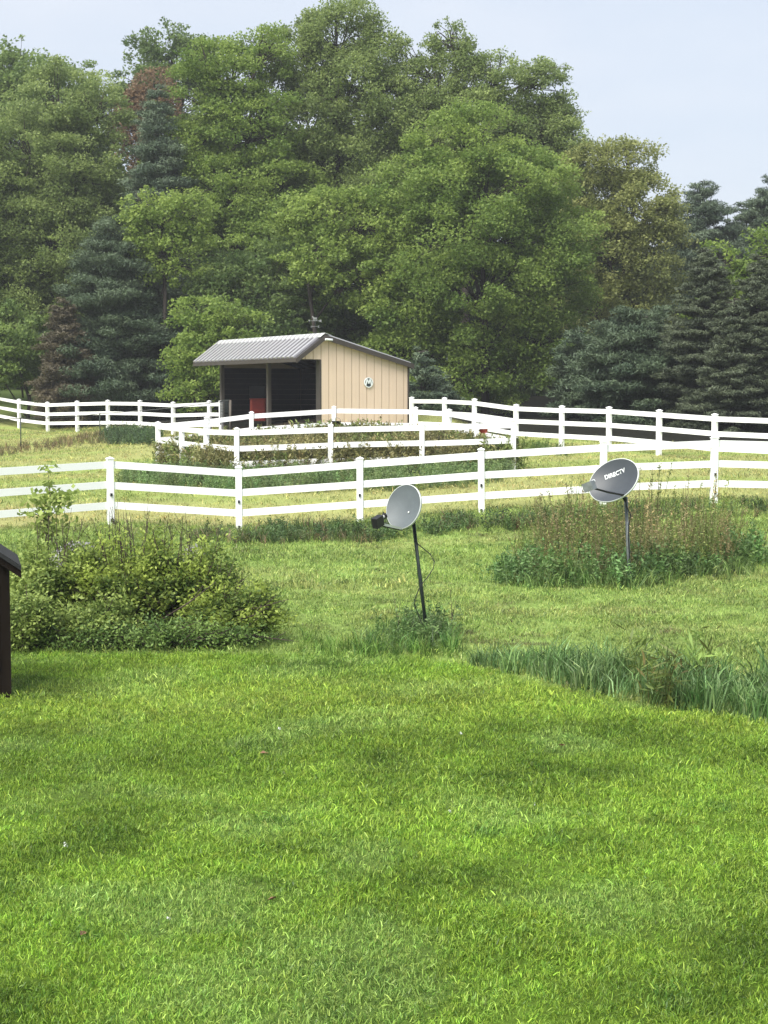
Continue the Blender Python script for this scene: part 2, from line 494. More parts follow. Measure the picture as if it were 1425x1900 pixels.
def fence(name, label, cat, runs, insul=(), group=None):
    """runs: lists of (px, py_top, Y); shared corner posts are made once"""
    p0 = at(*runs[0][0]); z0 = p0[2] - POST_H
    root = empty(name, (p0[0], p0[1], z0)); tag(root, label, cat, group or 'white board fences')
    done = {}
    for run in runs:
        pts = []
        for q in run:
            w = at(*q); pts.append(Vector((w[0], w[1], w[2] - POST_H)))
        dirs = []
        for i, p in enumerate(pts):
            a = pts[max(i - 1, 0)]; b = pts[min(i + 1, len(pts) - 1)]
            d = b - a; dirs.append(math.atan2(d.y, d.x))
        for i, (q, p) in enumerate(zip(run, pts)):
            if q in done: continue
            done[q] = 1
            lean = rng.normal(0, .006, 2)
            po = link('fence_post', PM, root, p - root.location, (lean[0], lean[1], dirs[i]))
            link('post_cap', CM, po, (0, 0, POST_H - .03))
            k = round(q[0])
            if k in insul:
                for h in insul[k]:
                    e = link('insulator', IM, po, (0.0, -.0655, h), (0, 0, -dirs[i] * 0))
        for i in range(len(pts) - 1):
            a, b = pts[i], pts[i + 1]
            for h in RAILS:
                s = rng.normal(0, .006, 2)
                A_ = a + Vector((0, 0, h + s[0])); B_ = b + Vector((0, 0, h + s[1]))
                d = B_ - A_; L = d.length; mid_ = (A_ + B_) / 2
                r = link('fence_rail', RM, root, mid_ - root.location, (0, -math.asin(d.z / L), math.atan2(d.y, d.x)), (L - .10, 1, 1))
    return root

fence('board_fence', 'near white three-rail board fence crossing the whole meadow behind the satellite dishes', 'fence', [FENCE_NEAR],
      {204: (.58, .08), 443: (.60, .09), 668: (.56, .05), 894: (.58, .08), 1326: (.56, .20)})
fence('pen_fence', 'white three-rail fence enclosing the weedy pen in front of the open shed', 'fence', [PEN_FRONT, PEN_LEFT, PEN_BACK])
fence('board_fence', 'white board fence running to the right from the back corner of the tan shed', 'fence', [FENCE_RIGHT])
fence('board_fence', 'white board fence running to the left from the open end of the shed', 'fence', [FENCE_LEFT])

def wire_fence():
    P = [at(-110, 776, 53), at(38, 776, 56), at(185, 767.5, 60), at(427, 743, 60.5)]
    g = [g1(p[0], p[1]) for p in P]
    root = empty('wire_fence', (P[1][0], P[1][1], g[1]))
    tag(root, 'thin dark wire fence on steel stakes in front of the left white fence', 'wire fence')
    for i, (p, z) in enumerate(zip(P, g)):
        r_ = .022 if i < 3 else .05
        MB().tube([(0, 0, -.3), (0, 0, p[2] - z + .02)], r_, 6).build('stake', M_DARKMETAL if i < 3 else M_POSTWOOD, root, Vector((p[0], p[1], z)) - root.location)
    for f, rad in ((1.0, .014), (.55, .004), (.2, .004)):
        m = MB(); pts = []
        for i in range(len(P) - 1):
            a = Vector((P[i][0], P[i][1] - .03, g[i] + (P[i][2] - g[i]) * f)); b = Vector((P[i + 1][0], P[i + 1][1] - .03, g[i + 1] + (P[i + 1][2] - g[i + 1]) * f))
            for k in range(8):
                t = k / 8; q = a.lerp(b, t); q.z -= .06 * math.sin(math.pi * t); pts.append(q - root.location)
        pts.append(b - root.location)
        m.tube(pts, rad, 5).build('wire', M_WIRE, root)
wire_fence()

# ------------------------------------------------------------------ run-in shed
shed = empty('run_in_shed', SB, SROT)
tag(shed, 'tan steel run-in horse shed with open front and brown trim behind the weedy pen', 'shed')
SD, SL = 3.7, 8.1
def roof_z(x):
    return np.interp(x, [-1.0, .10, SD], [2.36, 3.16, 2.20])
def build_shed():
    # near side wall: separate ribbed panels with recessed joints over a backing sheet
    HD = 2.30
    def wall(y0, s, nm):
        back = MB()
        back.prism([(-.9, HD + .01), (.02, HD + .01), (.02, 0), (SD, 0), (SD, roof_z(SD) - .05), (.1, roof_z(.1) - .05), (-.9, roof_z(-.9) - .05)], y0 + .02 * s, y0 + .05 * s)
        back.build('wall_backing', M_TANDK, shed)
        w = .318; x = .02 - 3 * w
        while x < SD - .02:
            x1 = min(x + w, SD); a, b = x + .016, x1 - .016
            lo = HD if x1 <= .03 else .02
            top = [(b, roof_z(b) - .03)]
            if a < .1 < b: top.append((.1, roof_z(.1) - .03))
            top.append((a, roof_z(a) - .03))
            m = MB().prism([(a, lo), (b, lo)] + top, y0, y0 + .019 * s)
            # a low stiffening rib down the middle of the panel
            mid_ = (a + b) / 2
            m.prism([(mid_ - .012, lo + .01), (mid_ + .012, lo + .01), (mid_ + .012, roof_z(mid_) - .06), (mid_ - .012, roof_z(mid_) - .06)], y0 - .004 * s, y0 + .001 * s)
            m.build('wall_panel', M_TAN, shed)
            x = x1
    wall(0, 1, 'near'); wall(SL, -1, 'far')
    # back wall sheet, boards on its inner face and on both end walls
    MB().box(SD - .03, SD, .055, SL - .055, 0, 2.12).build('back_wall', M_TAN, shed)
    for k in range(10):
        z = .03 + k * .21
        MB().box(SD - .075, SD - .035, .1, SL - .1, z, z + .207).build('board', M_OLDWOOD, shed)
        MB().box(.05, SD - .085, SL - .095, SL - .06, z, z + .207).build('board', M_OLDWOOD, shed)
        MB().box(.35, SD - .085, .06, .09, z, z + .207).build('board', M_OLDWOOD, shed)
    # posts, beam, jamb trim
    for y in (4.0, SL - .12):
        MB().box(-.04, .10, y - .07, y + .07, -.2, 2.30).build('corner_post' if y > 5 else 'centre_post', M_POSTWOOD, shed)
    MB().box(-.02, .13, .06, .30, -.2, 2.30).build('jamb', M_TRIM, shed)
    MB().box(.0, .03, -.012, .055, -.05, 2.29).box(-.03, .0, -.012, .1, -.05, 2.29).build('corner_trim', M_TRIM, shed)
    MB().box(SD - .02, SD + .05, -.02, .06, -.05, 2.10).build('corner_trim', M_TRIM, shed)
    MB().box(.10, .20, .32, SL - .05, 2.30, 2.55).build('header_beam', M_OLDWOOD, shed)
    MB().box(-.95, .0, .06, SL - .06, 2.296, 2.315).build('soffit', M_TRIM, shed)
    # rafters
    for y in np.arange(.6, SL, 1.2):
        for (xa, xb) in ((-.95, .1), (.1, SD)):
            MB().add([(xa, y - .025, roof_z(xa) - .14), (xb, y - .025, roof_z(xb) - .14), (xb, y - .025, roof_z(xb) - .02), (xa, y - .025, roof_z(xa) - .02),
                      (xa, y + .025, roof_z(xa) - .14), (xb, y + .025, roof_z(xb) - .14), (xb, y + .025, roof_z(xb) - .02), (xa, y + .025, roof_z(xa) - .02)],
                     [(0, 1, 2, 3), (7, 6, 5, 4), (0, 4, 5, 1), (3, 2, 6, 7), (0, 3, 7, 4), (1, 5, 6, 2)]).build('rafter', M_OLDWOOD, shed)
    # roof: two pitches of separate standing-rib panels
    def sheet(xa, za, xb, zb, y0, y1, up, th):
        n = Vector((-(zb - za), 0, xb - xa)).normalized()
        A_ = Vector((xa, 0, za)) + n * up; B_ = Vector((xb, 0, zb)) + n * up
        vs_ = []
        for y in (y0, y1):
            vs_ += [A_ + Vector((0, y, 0)), B_ + Vector((0, y, 0)), B_ + n * th + Vector((0, y, 0)), A_ + n * th + Vector((0, y, 0))]
        return vs_, [(0, 1, 2, 3), (7, 6, 5, 4), (0, 4, 5, 1), (3, 2, 6, 7), (0, 3, 7, 4), (1, 5, 6, 2)]
    ov = .16; w = .34
    N = int(round((SL + 2 * ov) / w)); w = (SL + 2 * ov) / N
    for (xa, xb) in ((-1.06, .10), (.10, SD + .12)):
        za = roof_z(xa) if xa > -1 else roof_z(-1) - .06 * .727; zb = roof_z(xb) if xb < SD else roof_z(SD) - .12 * .267
        MB().add(*sheet(xa, za, xb, zb, -ov, SL + ov, .0, .012)).build('roof_deck', M_ROOFDK, shed)
        for k in range(N):
            y = -ov + k * w
            m = MB()
            m.add(*sheet(xa + .002, za, xb, zb, y + .175, y + w - .002, .013, .07))
            m.build('roof_panel', M_ROOF, shed)
    # ridge cap, eave trim, gable trim
    za, zm, zb = roof_z(-.08), roof_z(.1), roof_z(.3)
    MB().prism([(-.10, za + .045), (.1, zm + .06), (.34, zb + .045), (.34, zb + .058), (.1, zm + .078), (-.10, za + .06)], -ov - .01, SL + ov + .01).build('ridge_cap', M_PALE, shed)
    MB().box(-1.10, -1.065, -ov - .02, SL + ov + .02, 2.19, 2.335).build('eave_trim', M_TRIM, shed)
    MB().box(SD + .125, SD + .16, -ov - .02, SL + ov + .02, 2.02, 2.17).build('eave_trim', M_TRIM, shed)
    for y0, y1 in ((-ov - .045, -ov - .005), (SL + ov + .005, SL + ov + .045)):
        MB().prism([(-1.08, 2.15), (.1, 2.985), (SD + .15, 2.0), (SD + .15, 2.175), (.1, 3.155), (-1.08, 2.33)], y0, y1).build('gable_trim', M_TRIM, shed)
        # soffit strip between wall and trim
    MB().prism([(-1.06, 2.26), (.1, 3.09), (SD + .12, 2.11), (SD + .12, 2.125), (.1, 3.105), (-1.06, 2.275)], -ov, -.005).build('gable_soffit', M_TRIM, shed)
    # small white light fixture at the gable peak
    MB().tube([(.06, -ov - .10, 2.99), (.34, -ov - .10, 2.99)], .045, 10).box(.15, .25, -ov - .11, -ov - .04, 2.98, 3.03).build('gable_light', M_EMBWH, shed)
build_shed()

def build_emblem():
    s = empty('monogram_sign', shed.matrix_basis @ Vector((1.98, -.03, 1.49)), SROT)
    tag(s, 'small round white monogram plaque mounted on the tan shed wall', 'sign')
    s.scale = (.88, .88, .88)
    n = 28; r = .205
    disc = MB()
    vs_ = [(r * math.cos(2 * math.pi * k / n), 0, r * math.sin(2 * math.pi * k / n)) for k in range(n)]
    disc.prism([(a, c) for a, b, c in vs_], -.012, .015); disc.build('backing_disc', M_EMBDK, s)
    ring = MB()
    for k in range(n):
        a, b = 2 * math.pi * k / n, 2 * math.pi * (k + 1) / n
        ring.prism([(r * 1.03 * math.cos(a), r * 1.03 * math.sin(a)), (r * 1.03 * math.cos(b), r * 1.03 * math.sin(b)), (r * .86 * math.cos(b), r * .86 * math.sin(b)), (r * .86 * math.cos(a), r * .86 * math.sin(a))], -.024, .013)
    ring.build('ring', M_EMBWH, s)
    def stroke(m, x0, z0, x1, z1, w=.036):
        d = Vector((x1 - x0, z1 - z0)).normalized(); nn = Vector((-d.y, d.x)) * w / 2
        m.prism([(x0 - nn.x, z0 - nn.y), (x1 - nn.x, z1 - nn.y), (x1 + nn.x, z1 + nn.y), (x0 + nn.x, z0 + nn.y)], -.026, -.013)
    L = MB()   # letter M, widely splayed
    for a in ((-.145, -.12, -.075, .15), (-.075, .15, .0, -.04), (.0, -.04, .075, .15), (.075, .15, .145, -.12)): stroke(L, *a, w=.058)
    L.build('letter', M_EMBWH, s)
build_emblem()

def build_vane():
    s = empty('weather_vane', shed.matrix_basis @ Vector((.10, .55, 3.235)), 0)
    s.scale = (.85, .85, .85)
    tag(s, 'small metal weather vane with ball-tipped arrow standing on the shed roof', 'weather vane')
    MB().tube([(0, 0, 0), (0, 0, .60)], .010, 6).tube([(0, 0, 0), (0, 0, .05)], .04, 8).build('pole', M_DARKMETAL, s)
    m = MB(); m.tube([(-.24, 0, .53), (.22, 0, .53)], .011, 6)
    m.tube([(-.29, 0, .53), (-.265, 0, .53), (-.235, 0, .53), (-.215, 0, .53)], [.004, .045, .045, .006], 8)
    m.prism([(.16, .50), (.26, .47), (.26, .59), (.16, .56)], -.004, .004)
    m.build('arrow', M_VANE, s)
    # little horse silhouette riding on the arrow
    h = MB()
    h.prism([(-.08, .60), (.07, .60), (.08, .67), (-.05, .68), (-.10, .74), (-.14, .71), (-.11, .66)], -.008, .008)
    for x in (-.07, -.03, .03, .065): h.prism([(x - .01, .54), (x + .008, .54), (x + .012, .61), (x - .012, .61)], -.006, .006)
    h.build('horse_figure', M_VANE, s)
    d = MB(); d.tube([(-.17, 0, .29), (.17, 0, .29)], .008, 6); d.tube([(0, -.17, .29), (0, .17, .29)], .008, 6); d.build('direction_arms', M_VANE, s)
    def strokes(segs, ox):
        mm = MB()
        for x0, z0, x1, z1 in segs:
            dd = Vector((x1 - x0, z1 - z0)).normalized(); nn = Vector((-dd.y, dd.x)) * .009
            mm.prism([(ox + x0 - nn.x, z0 - nn.y), (ox + x1 - nn.x, z1 - nn.y), (ox + x1 + nn.x, z1 + nn.y), (ox + x0 + nn.x, z0 + nn.y)], -.006, .006)
        mm.build('letter', M_VANE, s)
    strokes([(-.03, .25, -.02, .33), (-.02, .33 - .08, 0, .30), (0, .30, .02, .25), (.02, .25, .03, .33)], -.15)   # W
    strokes([(-.025, .25, -.025, .33), (-.025, .33, .025, .33), (-.025, .29, .02, .29), (-.025, .25, .025, .25)], .15)   # E
build_vane()

def build_bin():
    p = shed.matrix_basis @ Vector((1.30, 7.35, .02))
    s = empty('feed_bin', p, R(8)); tag(s, 'red plastic feed bin with raised dark lid inside the open shed', 'feed bin')
    MB().bbox(-.31, .31, -.25, .25, 0, .86, .04).build('bin_body', M_RED, s)
    for z in (.44, .03): MB().bbox(-.24, .24, -.262, -.251, z, z + .36, .004).build('front_panel', M_REDDK, s)
    MB().box(-.33, .33, -.27, .27, .86, .895).build('rim', M_RED, s)
    m = MB(); m.box(-.32, .32, .23, .26, .90, 1.40); m.box(-.32, -.28, .15, .228, 1.0, 1.40); m.box(.28, .32, .15, .228, 1.0, 1.40); m.build('lid', M_BLACK, s)
build_bin()

def bucket(name, loc, r0, r1, h, mat, label, cat):
    s = empty(name, loc); tag(s, label, cat)
    n = 18; m = MB(); prof = [(0.001, 0), (r0, 0), (r1, h), (r1 + .012, h), (r1 + .012, h - .02), (r1 - .01, h - .01), (r0 - .01, .015), (.001, .015)]
    vs_ = [(rr * math.cos(2 * math.pi * k / n), rr * math.sin(2 * math.pi * k / n), z) for rr, z in prof for k in range(n)]
    fs = [(i * n + k, i * n + (k + 1) % n, (i + 1) * n + (k + 1) % n, (i + 1) * n + k) for i in range(len(prof) - 1) for k in range(n)]
    m.add(vs_, fs, True).build('bucket_body', mat, s)
    MB().tube([(r1 * math.cos(t), .0, h - .01 + r1 * .8 * math.sin(t)) for t in np.linspace(0, math.pi, 9)], .006, 5).build('handle', M_WIRE, s)
pb = at(624, 793.5, 46.55)
bucket('hanging_bucket', (pb[0], pb[1] - .09, pb[2]), .10, .135, .20, M_BLACK, 'black bucket hung on a back post of the pen below the shed wall', 'bucket')
pr = at(896, 818, 43.2)
bucket('feed_tub', (pr[0], pr[1] - .25, pr[2] - .05), .09, .12, .42, M_RED, 'small red tub hung inside the right back rail of the pen', 'tub')

# short dark panel closing the gap between the shed's left post and the wire fence
def mesh_gate():
    a = at(409, 772, 61.0); s = empty('gate_panel', (a[0], a[1], a[2] - .35)); tag(s, 'short dark mesh gate panel beside the left front post of the shed', 'gate')
    MB().tube([(0, 0, 0), (0, 0, .95)], .02, 6).build('gate_upright', M_DARKMETAL, s)
    MB().tube([(0, 0, .93), (.36, -.3, .98)], .022, 6).build('gate_bar', M_DARKMETAL, s)
    m = MB()
    for k in range(8): m.tube([(.36 * k / 7, -.3 * k / 7, .05), (.36 * k / 7, -.3 * k / 7, .95)], .006, 4)
    for k in range(8): m.tube([(0, 0, .08 + k * .11), (.36, -.3, .08 + k * .11)], .006, 4)
    m.build('wire_mesh', M_DARKMETAL, s)
mesh_gate()

# ------------------------------------------------------------------ satellite dishes
def dish_frame(az, el, roll):
    n = Vector((-math.sin(az) * math.cos(el), -math.cos(az) * math.cos(el), math.sin(el)))
    h = Vector((math.cos(az), -math.sin(az), 0)); u = h.cross(n) * -1
    if u.z < 0: u = -u
    h2 = h * math.cos(roll) + u * math.sin(roll); u2 = u * math.cos(roll) - h * math.sin(roll)
    return h2, u2, n

def reflector(c, fr, a, b, depth, mat, matback, s, nm='reflector'):
    h, u, n = fr; nr, na = 10, 48
    def P(r, t, off=0):
        x, y = a * r * math.cos(t), b * r * math.sin(t)
        return c + h * x + u * y + n * (depth * (r * r - 1) + off)
    m = MB(); vs_ = [P(0, 0)] + [P(i / nr, 2 * math.pi * k / na) for i in range(1, nr + 1) for k in range(na)]
    fs = [(0, 1 + k, 1 + (k + 1) % na) for k in range(na)]
    for i in range(nr - 1):
        for k in range(na):
            A_, B_ = 1 + i * na + k, 1 + i * na + (k + 1) % na
            fs.append((A_, A_ + na, B_ + na, B_))
    m.add(vs_, fs, True).build(nm, mat, s)
    m = MB(); vs_ = [P(0, 0, -.012)] + [P(i / nr, 2 * math.pi * k / na, -.012) for i in range(1, nr + 1) for k in range(na)]
    m.add(vs_, fs, True).build('dish_back', matback, s)
    m = MB(); prof = [(1.0, .003), (1.03, .0), (1.035, -.022), (1.0, -.024), (.995, -.012), (1.0, .003)]
    vs_ = [P(1, 2 * math.pi * k / na) + (h * a * math.cos(2 * math.pi * k / na) + u * b * math.sin(2 * math.pi * k / na)) * (q - 1) + n * o for q, o in prof for k in range(na)]
    fs = [(i * na + k, i * na + (k + 1) % na, (i + 1) * na + (k + 1) % na, (i + 1) * na + k) for i in range(len(prof) - 1) for k in range(na)]
    m.add(vs_, fs, True).build('dish_rim', M_RIM, s)
    return P

def obox(m, c, X, Y_, Z, sx, sy, sz):
    vs_ = [c + X * (i * sx / 2) + Y_ * (j * sy / 2) + Z * (k * sz / 2) for k in (-1, 1) for j in (-1, 1) for i in (-1, 1)]
    m.add(vs_, [(0, 2, 3, 1), (4, 5, 7, 6), (0, 1, 5, 4), (2, 6, 7, 3), (0, 4, 6, 2), (1, 3, 7, 5)])

def dish_left():
    Y0 = 17.6
    g = at(793, 1192, Y0); base = Vector((g[0], Y0, g1(g[0], Y0)))
    s = empty('satellite_dish', base); tag(s, 'plain grey satellite dish on a leaning dark pole with a looping cable', 'satellite dish', 'satellite dishes on poles in the meadow')
    top = Vector(at(767, 968, Y0)) - base
    MB().tube([(top - Vector((0, 0, 0))) * t for t in (-.12, .5, 1)], .0225, 10).build('pole', M_DARKMETAL, s)
    c = Vector(at(748.5, 940, Y0 - .12)) - base
    fr = dish_frame(R(36), R(17), R(-4)); h, u, n = fr
    P = reflector(c, fr, .225, .252, .045, M_DISH, M_DISHDK, s)
    # mount bracket and tube behind the reflector
    m = MB(); m.tube([top - Vector((0, 0, .02)), c - n * .07], .028, 8); obox(m, c - n * .065 + u * -.06, h, u, n, .10, .16, .03); m.build('mount', M_DARKMETAL, s)
    root = c - u * .245 - n * .03 + h * .03
    end = root + n * .40 - u * .04 + h * -.02
    m = MB(); obox(m, (root + end) / 2, (end - root).normalized(), h, (end - root).normalized().cross(h).normalized(), (end - root).length, .028, .028); m.build('feed_arm', M_PALE, s)
    m = MB(); m.tube([root - Vector((0, 0, .018)), end - Vector((0, 0, .018))], .008, 5); m.build('arm_cable', M_BLACK, s)
    fdir = (c - u * .02 - end).normalized()
    lc = end + Vector((0, 0, .035)) - fdir * .035
    m = MB(); obox(m, lc, fdir, h, fdir.cross(h).normalized(), .125, .075, .115); m.build('receiver_box', M_BLACK, s)
    m = MB(); m.tube([lc + fdir * .05 + u * .02, lc + fdir * .10 + u * .02], [.022, .022], 10); m.build('feed_neck', M_PALE, s)
    m = MB(); m.tube([lc + fdir * .10 + u * .02, lc + fdir * .125 + u * .02], [.03, .036], 12); m.build('feed_horn', M_BLACK, s)
    m = MB(); q = P(.35, R(-35), .002)
    m.tube([q, q + n * .006], .012, 10); m.build('bolt', M_PALE, s)
    # cable: hangs beside the pole, loops right, then left to the ground
    px = [(767, 985), (769, 1000), (776, 1010), (786, 1018), (798, 1028), (806, 1042), (804, 1055), (794, 1070), (784, 1082), (776, 1096), (770, 1112), (769, 1122), (776, 1140), (784, 1160), (790, 1178), (793, 1196)]
    off = [-.06, -.05, -.05, -.04, -.04, -.05, -.05, -.05, -.06, -.07, -.08, -.08, -.08, -.08, -.06, -.04]
    MB().tube([Vector(at(a, b, Y0 + o)) - base for (a, b), o in zip(px, off)], .006, 6).build('cable', M_BLACK, s)
dish_left()

def dish_right():
    Y0 = 23.0
    g = at(1169, 1080, Y0); base = Vector((g[0], Y0, g1(g[0], Y0)))
    s = empty('satellite_dish', base); tag(s, 'dark grey oval satellite dish with white lettering on a galvanised pole', 'satellite dish', 'satellite dishes on poles in the meadow')
    top = Vector(at(1161, 922, Y0)) - base
    MB().tube([top * t for t in (-.15, .5, 1)], .0295, 12).build('pole', M_GALV, s)
    m = MB(); e = (top * .17); m.tube([top * .09, top * .135], .031, 12); m.build('pole_band', M_EMBWH, s)
    c = Vector(at(1138, 891, Y0 - .2)) - base
    fr = dish_frame(R(40), R(26), R(23.5)); h, u, n = fr
    a_, b_, dp = .40, .33, .075
    P = reflector(c, fr, a_, b_, dp, M_DISHDK, M_DARKMETAL, s)
    m = MB(); m.tube([top - Vector((0, 0, .05)), c - n * .11 - u * .05], .03, 8); obox(m, c - n * .10 - u * .05, h, u, n, .18, .2, .04); m.build('mount', M_DARKMETAL, s)
    root = c - u * .30 - n * .02 + h * .13
    lc = Vector(at(1098, 905, Y0 - .72)) - base
    m = MB(); m.tube([root, root.lerp(lc, .5) - u * .01, lc], .016, 8); m.build('feed_arm', M_BLACK, s)
    fd = (c - lc).normalized(); hh = (h - fd * h.dot(fd)).normalized(); uu = fd.cross(hh).normalized()
    if uu.z < 0: uu = -uu
    m = MB(); obox(m, lc + uu * .03 - fd * .05, fd, hh, uu, .12, .15, .13); m.build('receiver_box', M_GALV, s)
    for k in (-1, 0, 1):
        q = lc + uu * (.04 + .04 * k) + hh * .045 * k + fd * .01
        MB().tube([q, q + fd * .035], [.022, .027], 10).build('feed_horn', M_EMBWH, s)
    # lettering laid on the reflector
    cu = bpy.data.curves.new('lettering', 'FONT'); cu.body = 'DIRECTV'; cu.size = .1; cu.align_x = 'CENTER'; cu.align_y = 'CENTER'; cu.offset = .0022
    to = bpy.data.objects.new('tmp_text', cu); C.objects.link(to)
    bpy.context.view_layer.update()
    dg = bpy.context.evaluated_depsgraph_get()
    src = bpy.data.meshes.new_from_object(to.evaluated_get(dg))
    bpy.data.objects.remove(to)
    w_ = max(v.co.x for v in src.vertices) - min(v.co.x for v in src.vertices)
    k = .335 / w_
    for v in src.vertices:
        x, y = v.co.x * k, v.co.y * k * 1.1 + .125
        x += .015
        r2 = (x / a_) ** 2 + (y / b_) ** 2
        v.co = c + h * x + u * y + n * (dp * (r2 - 1) + .004)
    src.materials.clear(); src.materials.append(M_LETTER); src.name = 'lettering'
    link('lettering', src, s)
    px = [(1160, 925), (1163, 940), (1170, 955), (1167, 975), (1166, 1000), (1168, 1030), (1169, 1060), (1169, 1082)]
    MB().tube([Vector(at(x, y, Y0 - .05)) - base for x, y in px], .009, 6).build('cable', M_BLACK, s)
dish_right()

# ------------------------------------------------------------------ small wooden hut at the left edge
def hut():
    p = at(20, 1305, 14.1); z0 = g1(p[0], p[1])
    s = empty('wooden_hut', (p[0], p[1], z0), R(15)); tag(s, 'dark stained wooden hut with sloping felt roof cut off by the left picture edge', 'hut')
    W, D, HE = 1.1, .8, 1.24
    rz = lambda x: HE + (min(-x, W + x)) * .70
    n = 9; w = W / n
    for k in range(n):
        a, b = -W + k * w + .004, -W + (k + 1) * w - .004
        top = [(b, rz(b))] + ([(-W / 2, rz(-W / 2))] if a < -W / 2 < b else []) + [(a, rz(a))]
        MB().prism([(a, .02), (b, .02)] + top, 0, .022).build('plank', M_CEDAR, s)
        MB().prism([(a, .02), (b, .02)] + top, D, D + .022).build('plank', M_CEDAR, s)
    for k in range(6):
        a = .03 + k * (D - .03) / 6
        for x0 in (-.02, -W): MB().box(x0, x0 + .02, a, a + (D - .03) / 6 - .006, .02, HE).build('plank', M_CEDAR, s)
    MB().box(-.075, .008, -.028, -.002, 0, HE - .02).build('corner_board', M_CEDAR, s)
    MB().box(-W - .008, -W + .075, -.028, -.002, 0, HE - .02).build('corner_board', M_CEDAR, s)
    for z in (.28, .95): MB().box(-W + .08, -.08, -.024, -.002, z, z + .09).build('batten', M_CEDAR, s)
    for sg in (0, 1):
        e = (.11, HE - .11 * .7) if sg == 0 else (-W - .11, HE - .11 * .7)
        r_ = (-W / 2, HE + W / 2 * .7)
        poly = [(e[0], e[1] + .01), (r_[0], r_[1] + .01), (r_[0], r_[1] + .055), (e[0], e[1] + .055)]
        if sg: poly = poly[::-1]
        MB().prism(poly, -.12, D + .12).build('roof_slab', M_SHINGLE, s)
        poly = [(e[0], e[1] - .06), (r_[0], r_[1] - .06), (r_[0], r_[1] + .008), (e[0], e[1] + .008)]
        if sg: poly = poly[::-1]
        MB().prism(poly, -.10, -.075).build('barge_board', M_CEDAR, s)
hut()

# ------------------------------------------------------------------ trees
MATS = {
    'lime':   mat_leaf('lime_leaf', (0.167, 0.251, 0.054), (0.362, 0.462, 0.113), .50),
    'fresh':  mat_leaf('fresh_leaf', (0.141, 0.225, 0.048), (0.329, 0.430, 0.102), .50),
    'mid':    mat_leaf('mid_leaf', (0.121, 0.192, 0.054), (0.268, 0.356, 0.102), .50),
    'deep':   mat_leaf('deep_leaf', (0.087, 0.146, 0.045), (0.201, 0.277, 0.083), .50),
    'willow': mat_leaf('willow_leaf', (0.154, 0.218, 0.066), (0.342, 0.423, 0.143), .50),
    'olive':  mat_leaf('olive_leaf', (0.182, 0.218, 0.066), (0.376, 0.404, 0.143), .50),
    'red':    mat_leaf('rusty_leaf', (0.175, 0.118, 0.071), (0.322, 0.225, 0.131), .50),
    'pine':   mat_leaf('pine_needle', (.048, .078, .045), (.120, .165, .090), .20),
    'bluepine': mat_leaf('blue_pine_needle', (.062, .098, .062), (.165, .215, .130), .20),
    'spruce': mat_leaf('spruce_needle', (.045, .060, .036), (.130, .158, .090), .14),
    'rust':   mat_leaf('dead_needle', (.070, .062, .040), (.145, .122, .075), .18),
}

